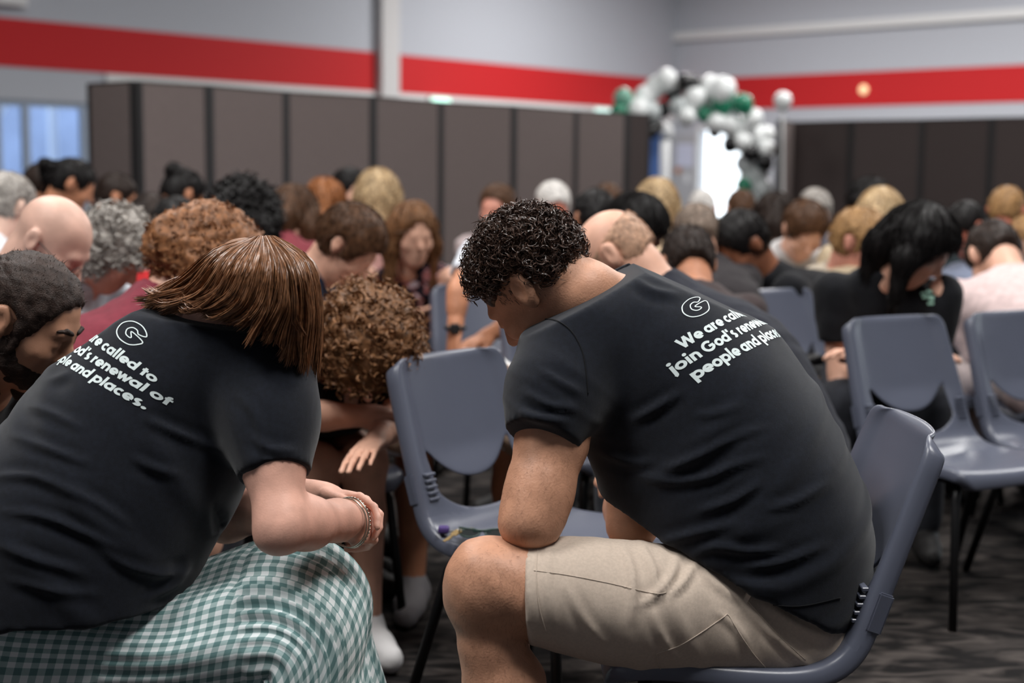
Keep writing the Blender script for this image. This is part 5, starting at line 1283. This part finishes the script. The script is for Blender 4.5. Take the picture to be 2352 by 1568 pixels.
    G = [[(585, 546, 2.52), (500, 596, 2.60), (430, 655, 2.62), (380, 690, 2.60)],
         [(582, 546, 2.48), (492, 574, 2.43), (416, 646, 2.44), (366, 676, 2.45), (326, 690, 2.46)],
         [(586, 545, 2.47), (506, 584, 2.38), (446, 656, 2.375), (398, 688, 2.39), (352, 696, 2.42)],
         [(592, 544, 2.46), (540, 598, 2.345), (498, 672, 2.335), (452, 702, 2.355), (418, 700, 2.38)],
         [(600, 543, 2.455), (584, 602, 2.325), (556, 684, 2.31), (516, 716, 2.33), (490, 716, 2.35)],
         [(608, 543, 2.45), (620, 604, 2.315), (606, 690, 2.295), (580, 732, 2.305), (566, 748, 2.315)],
         [(614, 543, 2.45), (648, 606, 2.315), (652, 696, 2.29), (632, 752, 2.30), (622, 782, 2.31)],
         [(620, 543, 2.455), (674, 606, 2.33), (688, 700, 2.315), (678, 790, 2.325), (668, 830, 2.335)],
         [(626, 543, 2.46), (694, 606, 2.36), (714, 704, 2.35), (706, 800, 2.36), (698, 856, 2.37)],
         [(630, 544, 2.475), (712, 600, 2.42), (729, 712, 2.41), (722, 806, 2.41), (708, 862, 2.42)],
         [(632, 545, 2.50), (716, 606, 2.50), (732, 720, 2.50), (724, 812, 2.49), (708, 850, 2.49)],
         [(630, 546, 2.52), (708, 612, 2.57), (724, 726, 2.58), (714, 816, 2.57)],
         [(624, 546, 2.54), (676, 618, 2.64), (690, 722, 2.66), (676, 800, 2.64)],
         [(606, 547, 2.55), (596, 606, 2.66), (580, 690, 2.67)], [(590, 547, 2.54), (520, 596, 2.65), (450, 668, 2.64)]]
    m = 17; Gc = np.array([catmull([P(*q) for q in g], m) for g in G])
    r = np.random.RandomState(9); n = 6000
    gi = r.uniform(0, len(G) - 1.001, n); i0 = gi.astype(int); f = (gi - i0)[:, None, None]; f = f * f * (3 - 2 * f)
    path = Gc[i0] * (1 - f) + Gc[i0 + 1] * f
    ctr = h.c + h.U * 0.02; depth = r.uniform(0, 1, (n, 1, 1)) ** 2 * 0.08
    path = path + (ctr - path) * depth * np.linspace(0.3, 1, m)[None, :, None]
    tt = np.linspace(0, 1, m)[None, :, None]; clump = (np.floor(gi * 9)).astype(int)
    cr = np.random.RandomState(2); coff = cr.normal(size=(200, 3)) * 0.010; cph = cr.uniform(0, 6.28, 200); camp = cr.uniform(0.2, 1, 200)
    path = path + coff[clump][:, None] * tt ** 1.5
    amp = (0.002 + 0.006 * tt ** 2) * camp[clump][:, None, None]
    path[..., 2:3] += amp * np.sin(tt * 11 + cph[clump][:, None, None]); path[..., 0:1] += amp * 0.8 * np.cos(tt * 9 + cph[clump][:, None, None])
    path += r.normal(size=(n, 1, 3)) * (0.0006 + 0.0028 * tt) ; path += np.cumsum(r.normal(size=(n, m, 3)) * 0.00035, 1)
    ln = r.uniform(0.82, 1.03, n); 
    V, Q = strands_np(path, 0.00046 * r.uniform(.6, 1.5, n), 2)
    # soft inner mass so no scalp shows
    S2 = Shape(); h.ell(S2, (-0.012, 0, 0.034), (0.0985, 0.078, 0.0885), 0.0)
    S2.limb([P(560, 640, 2.47), P(470, 680, 2.48), P(420, 690, 2.50)], [0.07, 0.035, 0.018], 0.03); S2.limb([P(670, 640, 2.47), P(685, 760, 2.46)], [0.05, 0.028], 0.03)
    h.ell(S2, (0.125, 0, -0.05), (0.08, 0.05, 0.08), 0.01, 's')
    v2, q2 = S2.mesh(0.008); V, Q = merge([(V, Q), (relax(v2, q2, 1), q2)])
    link('hair', np_mesh('hair', V, Q), hm, t)
build_woman()
chair(float(P(60, 1400, 2.47)[0]) - 0.02, 2.53, 0, 'blue-grey plastic chair under the woman in the gingham skirt')
# ------------------------------------------------------------------ the rest of the congregation
def whos(who, *a, **k):
    d = person(*a, **k)
    if PEOPLE_CHAIRS and k.get('seatchair', True):
        x, y, yaw, _ = PEOPLE_CHAIRS.pop()
        if all(math.hypot(x - c[0], y - c[1]) > 0.46 for c in CHAIRS): chair(float(x), float(y), yaw, 'grey plastic chair seating ' + who, detail=y < 4.2)
    return d
BLACK = srgb(20, 21, 25); WHITE = srgb(214, 218, 226); NAVY = srgb(36, 42, 62)
# --- bearded man at the left edge
bd = whos('the bearded man at the edge', 'bearded man in black tee bowing at the left edge, cropped brown hair', 62, 738, 2.70, -8, 31, (0.44, 0.22, 0.135), 'none', 'dark', BLACK, hres=0.006, lean_max=60)
def beard_man(d):
    h, t = d['h'], d['t']; hm = hairm('beardman', srgb(50, 38, 33), bump=0.8, scale=420, var=0.3)
    Hc = hair_cap(h, 0.009, hairline=0.094, low=-0.03); h.cone(Hc, (0.022, -0.071, 0.03), (0.022, -0.068, -0.045), 0.012, 0.010, 0.01); h.cone(Hc, (0.022, 0.071, 0.03), (0.022, 0.068, -0.045), 0.012, 0.010, 0.01)
    V0, Q0 = Hc.mesh(0.005); V0 = fuzz(relax(V0, Q0, 1, .4), Q0, 0.0022, 150, 3)
    N0 = vnormals(V0, Q0); r = np.random.RandomState(4); pk = r.randint(0, len(V0), 3500)
    d_ = N0[pk] * .35 - h.F * 0.1 + r.normal(size=(3500, 3)) * .5; L = r.uniform(.004, .008, (3500, 1, 1)); c = np.linspace(0, 1, 4)[None, :, None]
    V, Q = merge([(V0, Q0), strands_np(V0[pk][:, None] - N0[pk][:, None] * .002 + d_[:, None] * L * c, 0.0006)])
    link('hair', np_mesh('hair', V, Q), hm, t)
    S = Shape(); h.ell(S, (0.032, 0, -0.068), (0.062, 0.060, 0.052), 0.0); h.ell(S, (0.010, 0, -0.045), (0.045, 0.071, 0.055), 0.02); h.cone(S, (0.066, 0, -0.10), (0.058, 0, -0.125), 0.028, 0.018, 0.02)
    h.ell(S, (0.098, 0, -0.022), (0.042, 0.060, 0.034), 0.008, 's'); h.ell(S, (0.050, 0, 0.02), (0.070, 0.12, 0.068), 0.008, 's'); h.ell(S, (0.105, 0, -0.067), (0.024, 0.019, 0.008), 0.004, 's'); S.cut(h.w(-0.012, 0, 0), -h.F)
    shape_obj('beard', S, 0.005, hm, t, amp=0.0025, freq=150, seed=4)
    M_ = Shape(); h.cone(M_, (0.094, -0.004, -0.050), (0.078, -0.032, -0.066), 0.006, 0.004, 0.003); h.cone(M_, (0.094, 0.004, -0.050), (0.078, 0.032, -0.066), 0.006, 0.004, 0.003); shape_obj('moustache', M_, 0.003, hm, t, amp=0.001, freq=200)
    for s in (-1, 1):
        E = Shape(); h.cone(E, (0.0925, s * 0.012, 0.031), (0.089, s * 0.030, 0.036), 0.006, 0.0055, 0.003); h.cone(E, (0.089, s * 0.030, 0.036), (0.078, s * 0.048, 0.032), 0.0055, 0.003, 0.003); shape_obj('eyebrow', E, 0.003, hm, t, amp=0.0008, freq=250)
beard_man(bd)
# --- bald man with glasses
bg = whos('the bald man in glasses', 'bald older man in glasses and white shirt above the bearded man', 116, 560, 3.62, -8, 42, (0.68, 0.42, 0.33), 'none', 'greybrown', WHITE, lean_max=55)
def glasses(d):
    h, t = d['h'], d['t']; m = mat('glasses_frame', srgb(60, 45, 42), rough=0.4); g = empty('glasses', (0, 0, 0)); bpy.data.objects.remove(g)
    p = []
    for s in (-1, 1):
        ring = [h.w(0.104 - 0.10 * abs(math.cos(a) * 0.022 + 0.033) + 0.004, s * (0.033 + 0.022 * math.cos(a)), 0.0 + 0.017 * math.sin(a)) for a in np.linspace(0, 2 * PI, 24, endpoint=False)]
        p.append(tube_np(ring, 0.0012, 6, True)); p.append(tube_np([h.w(0.098, s * 0.055, 0.006), h.w(0.06, s * 0.080, 0.010), h.w(-0.01, s * 0.084, 0.014), h.w(-0.035, s * 0.080, 0.002)], 0.0016, 6))
    p.append(tube_np([h.w(0.106, -0.012, 0.006), h.w(0.110, 0, 0.009), h.w(0.106, 0.012, 0.006)], 0.0013, 6))
    V, Q = merge(p); link('glasses', quads_to_mesh('glasses', V, Q), m, t)
glasses(bg)
whos('the grey-haired woman', 'older woman with wavy grey hair bowing next to the bald man', 262, 580, 4.25, -12, 44, 'pink', 'curly', 'grey', WHITE, hair_t=0.026, female=True, sc=0.95, lean_max=45)
au = whos('the auburn-haired woman', 'person in maroon shirt with a cloud of frizzy auburn hair', 470, 618, 3.55, 35, 50, 'fair', 'frizz', 'auburn', srgb(118, 46, 58), hair_t=0.062, female=True, sc=0.97, lean_max=55, hres=0.0075)
whos('the black curly head', 'woman with thick black curly hair and a shiny clip behind the auburn hair', 556, 520, 4.9, 70, 40, 'tan', 'curly', 'black', BLACK, hair_t=0.052, female=True)
# --- farther left rows
far = [
 ('the brown-haired head by the window', 'brown-haired person bowing below the left window frame', 104, 432, 7.4, 200, 30, 'tan', 'short', 'dark', srgb(70, 50, 46), {}),
 ('the black-haired woman by the window', 'black-haired woman with a tanned ear below the left window', 165, 428, 6.8, 20, 30, 'tan', 'tail', 'black', srgb(40, 36, 38), {}),
 ('the dark head by the partition corner', 'dark short-haired person facing away at the partition corner', 268, 456, 7.6, 20, 20, 'tan', 'short', 'dark', srgb(60, 60, 66), {}),
 ('the pale grey head at the edge', 'pale grey-haired head at the far left edge under the window', 18, 480, 5.3, 60, 25, 'pale', 'short', 'grey', srgb(200, 200, 204), {}),
 ('the woman with the dark bun', 'dark-haired person with a bun against the first partition panels', 420, 452, 6.9, 40, 30, 'tan', 'bun', 'black', srgb(200, 205, 212), {}),
 ('the person in the red top', 'black-haired person in a bright red top behind the auburn hair', 405, 528, 5.7, 110, 40, 'tan', 'short', 'black', srgb(190, 32, 36), {}),
 ('the dark brown head by the grey curls', 'dark brown hair just right of the wavy grey hair', 345, 520, 6.3, 60, 40, 'tan', 'bob', 'dark', srgb(50, 30, 34), {}),
 ('the long brown hair', 'person with long brown hair right of the black curls', 676, 500, 6.1, 70, 40, 'fair', 'long', 'brown', srgb(120, 52, 60), {}),
 ('the ginger head', 'ginger-haired person before the third partition seam', 745, 476, 6.9, 100, 25, 'fair', 'bob', 'ginger', NAVY, {}),
 ('the person with the black cap of hair', 'black-haired person half hidden behind the tall blonde head', 804, 442, 7.7, -40, 10, 'fair', 'short', 'black', srgb(90, 84, 88), {}),
 ('the tall blonde', 'blonde person with back turned, tallest head left of centre', 868, 462, 6.9, 95, 10, 'fair', 'bob', 'blonde', srgb(150, 110, 104), dict(sc=1.1)),
 ('the smiling man', 'short-haired smiling man in pale pink shirt before the partition', 1142, 482, 7.2, -112, 6, 'pink', 'short', 'brown', srgb(196, 180, 180), {}),
 ('the white-haired man', 'white-haired man behind the curly-haired man, near a partition seam', 1270, 476, 7.4, -80, 25, 'red', 'short', 'white', srgb(150, 150, 160), {}),
 ('the balding man', 'balding brown-haired man bowing before the partition end', 1396, 474, 7.8, -95, 40, 'red', 'thin', 'brown', srgb(150, 90, 76), {}),
 ('the black hair behind the curls', 'black-haired head just right of the curly hair, low', 1368, 508, 6.0, 100, 30, 'tan', 'short', 'black', srgb(40, 40, 44), {}),
 ('the blonde by the banner', 'blonde person with back turned below the blue banner', 1508, 482, 6.5, 90, 20, 'fair', 'bob', 'blonde', srgb(196, 170, 140), {}),
 ('the grey-brown head', 'grey-brown haired person left of the dark-haired man in black', 1600, 545, 5.7, 100, 35, 'fair', 'short', 'greybrown', srgb(44, 40, 42), {}),
 ('the red-faced person in the doorway', 'pale-haired person with a flushed neck before the bright doorway', 1612, 482, 9.0, 90, 15, 'red', 'thin', 'white', srgb(205, 196, 196), {}),
 ('the brown head under the arch', 'brown-haired person right of the bright doorway', 1702, 486, 8.2, 90, 20, 'fair', 'thin', 'brown', srgb(90, 70, 66), {}),
 ('the long dark hair by the arch', 'person with long dark brown hair below the arch\'s right foot', 1778, 505, 7.2, 80, 25, 'tan', 'long', 'dark', srgb(60, 46, 40), {}),
 ('the brown-haired young man in white', 'young brown-haired man in white patterned shirt, face down', 1846, 530, 6.2, -80, 44, 'fair', 'short', 'brown', srgb(198, 196, 196), dict(hair_t=0.018)),
 ('the grey head', 'grey-haired person behind the young man in white', 1872, 490, 7.7, -90, 20, 'pale', 'short', 'grey', srgb(150, 150, 162), {}),
 ('the black hair by the dark partition', 'black-haired woman before the dark partition, behind the blond head', 1996, 476, 6.9, 130, 20, 'fair', 'bob', 'black', srgb(60, 54, 58), {}),
 ('the fair ponytail', 'fair-haired person between the blond youth and the long black hair', 2022, 505, 6.1, 60, 30, 'fair', 'long', 'blonde', srgb(196, 178, 150), {}),
 ('the red-faced dark-haired man', 'dark-haired red-faced man right of the long black hair, dark top', 2222, 530, 6.2, 200, 40, 'red', 'thin', 'black', srgb(48, 58, 62), {}),
 ('the sunburnt balding man', 'sunburnt balding man with a red neck near the right edge', 2312, 490, 6.7, 60, 15, 'red', 'thin', 'sandy', srgb(90, 100, 106), {}),
]
for who, lab, px, py, Y, yaw, pit, sk_, hr_, hc_, sh_, kw in far:
    whos(who, lab, px, py, Y, yaw, pit, sk_, hr_, hc_, sh_, sleeve='short' if PID[0] % 3 else 'long', **kw)
# --- middle rows
whos('the brown-haired boy', 'boy with straight brown hair bowing in a navy shirt', 800, 566, 4.45, -15, 48, 'fair', 'short', 'brown', NAVY, hair_t=0.024, sc=0.95)
fw_m = bpy.data.materials.new('floral'); fw_m.use_nodes = True
def spots(m, base, cols, scale, thr=0.35):
    nt = m.node_tree; N = nt.nodes; L = nt.links; b = N['Principled BSDF']; b.inputs['Roughness'].default_value = 0.9; b.inputs['Specular IOR Level'].default_value = 0.2
    tc = N.new('ShaderNodeTexCoord'); v = N.new('ShaderNodeTexNoise'); v.inputs['Scale'].default_value = scale; v.inputs['Detail'].default_value = 1.5; v.inputs['Distortion'].default_value = 0.6; L.new(tc.outputs['Object'], v.inputs['Vector'])
    r = N.new('ShaderNodeValToRGB'); r.color_ramp.interpolation = 'CONSTANT'; e = r.color_ramp.elements; e[0].color = (*base, 1); e[1].position = thr + .22; e[1].color = (*cols[0], 1)
    if len(cols) > 1: q = e.new(thr + .30); q.color = (*cols[1], 1)
    L.new(v.outputs['Fac'], r.inputs['Fac']); L.new(r.outputs['Color'], b.inputs['Base Color'])
spots(fw_m, srgb(34, 30, 40), [srgb(170, 110, 110), srgb(190, 180, 190)], 26)
whos('the woman in the floral top', 'long-haired woman looking down, sleeveless dark floral top', 948, 540, 5.9, -100, 16, 'fair', 'long', 'mid', srgb(40, 36, 46), female=True, face_yaw=-66, sleeve='none', shirt_mat=fw_m, sc=1.0)
sh18 = P(1106, 590, 5.0); 
whos('the man in the white tee', 'man in white tee behind the curly-haired man, tanned arm with dark watch', 1188, 600, 5.0, 215, 40, 'tan', 'short', 'dark', WHITE, arms=[(P(1190, 640, 5.2), P(1180, 740, 5.1), P(1120, 770, 5.0)), (P(1098, 585, 5.0), P(1052, 668, 4.85), P(1046, 752, 4.8))], sc=1.0)
wt = P(1046, 752, 4.8)
po = empty('wristwatch', tuple(wt)); 
tube('strap', [wt + 0.031 * np.array([math.cos(a), math.sin(a), 0]) for a in np.linspace(0, 2 * PI, 20, endpoint=False)], 0.008, mat('watch_black', srgb(18, 18, 20), rough=0.5), po, 8, True)
box('watch_face', (wt[0] - 0.016, wt[1] - 0.045, wt[2] - 0.018), (wt[0] + 0.016, wt[1] - 0.033, wt[2] + 0.018), MATS['watch_black'], po, None, 0.004)
tag(po, 'dark wristwatch on the tanned arm beside the empty grey chair', 'watch')
whos('the woman with glossy black hair', 'woman with glossy black hair bent low right of the curly-haired man', 1462, 532, 5.2, -85, 48, 'brown', 'long', 'black', srgb(60, 50, 46), female=True, face_yaw=-35)
whos('the brown head by the polo collar', 'brown-haired person whose crown shows above the dark polo collar', 1582, 612, 4.7, 95, 45, 'tan', 'short', 'dark', srgb(60, 50, 50))
polo = whos('the bald man in the navy polo', 'bald man in navy polo with raised collar behind the curly-haired man', 1416, 592, 3.85, 160, 48, 'fair', 'fringe', srgb(178, 142, 118), srgb(30, 32, 42), collar=True, sleeve='long', lean_max=58, sc=1.05, seatchair=False)
whos('the dark-haired man in black', 'dark short-haired man in black, face lowered, above the handbag chair', 1704, 566, 5.7, 205, 40, 'brown', 'short', 'black', BLACK, lean_max=45, sc=1.1, hres=0.009)
whos('the blond youth', 'blond short-haired youth in a beige jacket, pink cheek', 1974, 560, 5.85, -92, 22, 'pink', 'short', 'sandy', srgb(190, 178, 160), sleeve='long', hair_t=0.018, face_yaw=-35, sc=1.07, hres=0.009)
bw = whos('the black-haired woman in the black tee', 'woman with long black hair in black tee with a green print', 2108, 570, 4.7, -98, 40, 'fair', 'long', 'black', BLACK, female=True, hair_t=0.03, lean_max=35, face_yaw=-20)
whos('the bent person in the blue shirt', 'bald person in blue-grey shirt bent low at the right edge', 2362, 556, 6.3, 20, 50, 'fair', 'thin', 'sandy', srgb(120, 128, 148), sleeve='long')
pk = whos('the person in the pale pink top', 'person in pale pink top with back turned, dark hair beyond', 2285, 594, 5.6, 97, 58, 'fair', 'short', 'dark', srgb(206, 184, 182), srgb(206, 190, 188), sleeve='long', wide=1.25, sc=1.16, hres=0.009)
cm_m = bpy.data.materials.new('cowprint'); cm_m.use_nodes = True; spots(cm_m, srgb(164, 142, 124), [srgb(222, 222, 222)], 11, 0.28)
whos('the person in the patterned shirt', 'person in brown and white patterned shirt bent double behind the empty chair', 1050, 930, 3.75, -92, 75, 'tan', 'short', 'dark', (1, 1, 1), srgb(70, 52, 46), shirt_mat=cm_m, lean_max=74, bare=True, shoe=mat('shoe_grey', srgb(150, 146, 148), rough=0.7))
whos('the person in the grey tee', 'person in grey tee bent behind the large brown curls, pale neck', 836, 748, 3.95, -35, 60, 'pale', 'short', 'brown', srgb(96, 96, 98), lean_max=70, sc=0.95)
# --- the girl with big brown curls: arms crossed on bare knees
white_shoe = mat('shoe_white', srgb(206, 204, 204), rough=0.7)
gl = whos('the girl with brown curls', 'girl with a mass of brown curls bowed over bare crossed arms', 838, 806, 3.42, -64, 66, 'fair', 'curly', 'mid', BLACK, srgb(120, 104, 92), hair_t=0.056, female=True, sc=1.0, hres=0.006, lean_max=60, bare=True, shoe=white_shoe, hand_curl=0.15, kg=-0.03,
     arms=[(P(690, 890, 3.50), P(668, 955, 3.36), P(858, 955, 3.44)), (P(930, 900, 3.60), P(905, 972, 3.50), P(868, 1008, 3.38))])

# ------------------------------------------------------------------ small things
def frame_at(px, py, z):
    d = P(px, py, 1.0) - np.array([0, 0, CAMZ]); k = (z - CAMZ) / d[2]; return np.array([0, 0, CAMZ]) + d * k
SZ = 0.452
# keys and folded sunglasses on the empty chair
kp = frame_at(1062, 1230, SZ); kr = empty('key_ring', (kp[0], kp[1], SZ))
steel = mat('key_steel', srgb(180, 178, 170), rough=0.3, metal=0.9); brass = mat('key_brass', srgb(190, 160, 110), rough=0.35, metal=0.8)
tube('ring', [kp + np.array([0.014 * math.cos(a), 0.014 * math.sin(a), 0.010 + 0.003 * math.sin(a)]) for a in np.linspace(0, 6.28, 20, endpoint=False)], 0.0012, steel, kr, 6, True)
for i, a in enumerate((0.3, 1.2, 2.6, 3.9)):
    Mx = Matrix.Translation(Vector(kp + np.array([0, 0, 0.008 + 0.003 * i]))) @ Matrix.Rotation(a, 4, 'Z') @ Matrix.Rotation(0.12 * i, 4, 'Y')
    bm = bmesh.new(); box_bm(bm, (0.010, -0.010, -0.001), (0.030, 0.010, 0.001), Mx); box_bm(bm, (0.030, -0.004, -0.001), (0.058, 0.004, 0.001), Mx); box_bm(bm, (0.040, 0.004, -0.001), (0.052, 0.0065, 0.001), Mx)
    link('key', bm_mesh('key', bm), brass if i % 2 else steel, kr)
box('fob', (kp[0] - 0.055, kp[1] + 0.01, SZ), (kp[0] - 0.030, kp[1] + 0.035, SZ + 0.016), mat('fob_purple', srgb(70, 50, 110), rough=0.5), kr, None, 0.005)
tag(kr, 'bunch of keys with a purple fob on the empty chair seat', 'keys')
gp = frame_at(1108, 1234, SZ); gs = empty('sunglasses', (gp[0], gp[1], SZ)); gf = mat('sunglass_frame', srgb(40, 62, 56), rough=0.35); gls = mat('sunglass_lens', srgb(40, 44, 44), rough=0.08, spec=0.8)
for sx in (-1, 1):
    c = gp + np.array([sx * 0.028, 0, 0.010]); ring = [c + np.array([0.022 * math.cos(a), 0.014 * math.sin(a), 0.006 * math.sin(a)]) for a in np.linspace(0, 6.28, 20, endpoint=False)]
    tube('rim', ring, 0.0022, gf, gs, 6, True); V = np.array(ring + [c]); Q = np.array([[i, (i + 1) % 20, 20, 20] for i in range(20)]); link('lens', quads_to_mesh('lens', V, Q), gls, gs)
    tube('temple', [gp + np.array([sx * 0.051, 0, 0.012]), gp + np.array([sx * 0.050, -0.03, 0.03]), gp + np.array([-sx * 0.02, -0.035, 0.022])], 0.0022, gf, gs, 6)
tube('bridge', [gp + np.array([-0.007, 0, 0.012]), gp + np.array([0, 0.002, 0.014]), gp + np.array([0.007, 0, 0.012])], 0.002, gf, gs, 6)
tag(gs, 'green-rimmed sunglasses beside the keys on the empty chair', 'sunglasses')
# black handbag with a gold chain on the far chair
hb = np.array([1.085, 5.10, SZ]); hg = empty('handbag', tuple(hb)); bk = mat('bag_black', srgb(20, 18, 20), rough=0.45, bump=0.2, scale=120); gold = mat('bag_gold', srgb(205, 160, 96), rough=0.3, metal=0.9)
Sb = Shape(); Sb.ell(hb + np.array([0, 0, 0.07]), (0.15, 0.09, 0.085), None, 0.0); Sb.ell(hb + np.array([0.05, -0.02, 0.06]), (0.11, 0.08, 0.07), None, 0.03); Sb.cut(hb, (0, 0, -1)); shape_obj('bag_body', Sb, 0.01, bk, hg, amp=0.004, freq=40)
Sb = Shape(); Sb.limb([hb + np.array([-0.13, -0.03, 0.12]), hb + np.array([0, -0.05, 0.15]), hb + np.array([0.13, -0.03, 0.12])], [0.018, 0.02, 0.018], 0.01); shape_obj('flap', Sb, 0.008, bk, hg)
rr_ = random.Random(2)
for i, row in enumerate((0.0, 0.075)):
    for k in range(16):
        t = k / 15; c = hb + np.array([-0.15 + 0.34 * t, -0.10 - 0.03 * math.sin(t * 3 + i), 0.012 + row * (0.6 + 0.4 * math.sin(t * 3.1))])
        a = rr_.uniform(0, 3); tube('chain_link', [c + 0.011 * (np.array([math.cos(q), 0, math.sin(q) * 0.7])) + np.array([0, 0.004 * math.sin(q + a), 0]) for q in np.linspace(0, 6.28, 10, endpoint=False)], 0.003, gold, hg, 5, True)
box('purse', (hb[0] - 0.19, hb[1] - 0.02, SZ), (hb[0] - 0.10, hb[1] + 0.05, SZ + 0.05), mat('purse_red', srgb(140, 56, 66), rough=0.5), hg, None, 0.01)
tag(hg, 'black handbag with a gold chain on the far grey chair', 'handbag')
# green print on the black tee
def small_print(d, px, py, Y, w, hgt, m):
    sh = [c for c in d['t'].children if c.name.startswith('shirt')][0]; bv = bvh_of(sh)
    cells = []
    for (dx, dy, sw, sh_) in ((-0.9, 0.5, .5, .3), (-0.1, 0.7, .6, .3), (-0.5, 0.0, .8, .35), (0.3, -0.2, .5, .5), (0.2, -0.9, .7, .35)):
        q = []
        for ax_, ay_ in ((-1, -1), (1, -1), (1, 1), (-1, 1)):
            p, n = cam_hit(bv, px + w * (dx + sw * ax_ * .6), py - hgt * (dy + sh_ * ay_ * .6))
            if p is None: break
            q.append(p + n * 0.004)
        if len(q) == 4: cells.append((np.array(q), np.array([[0, 1, 2, 3]])))
    if cells:
        V, Q = merge(cells); link('print', np_mesh('print', V, Q, False), m, sh)
small_print(bw, 2136, 682, 4.6, 16, 16, mat('mint_print', srgb(150, 190, 172), rough=0.8))
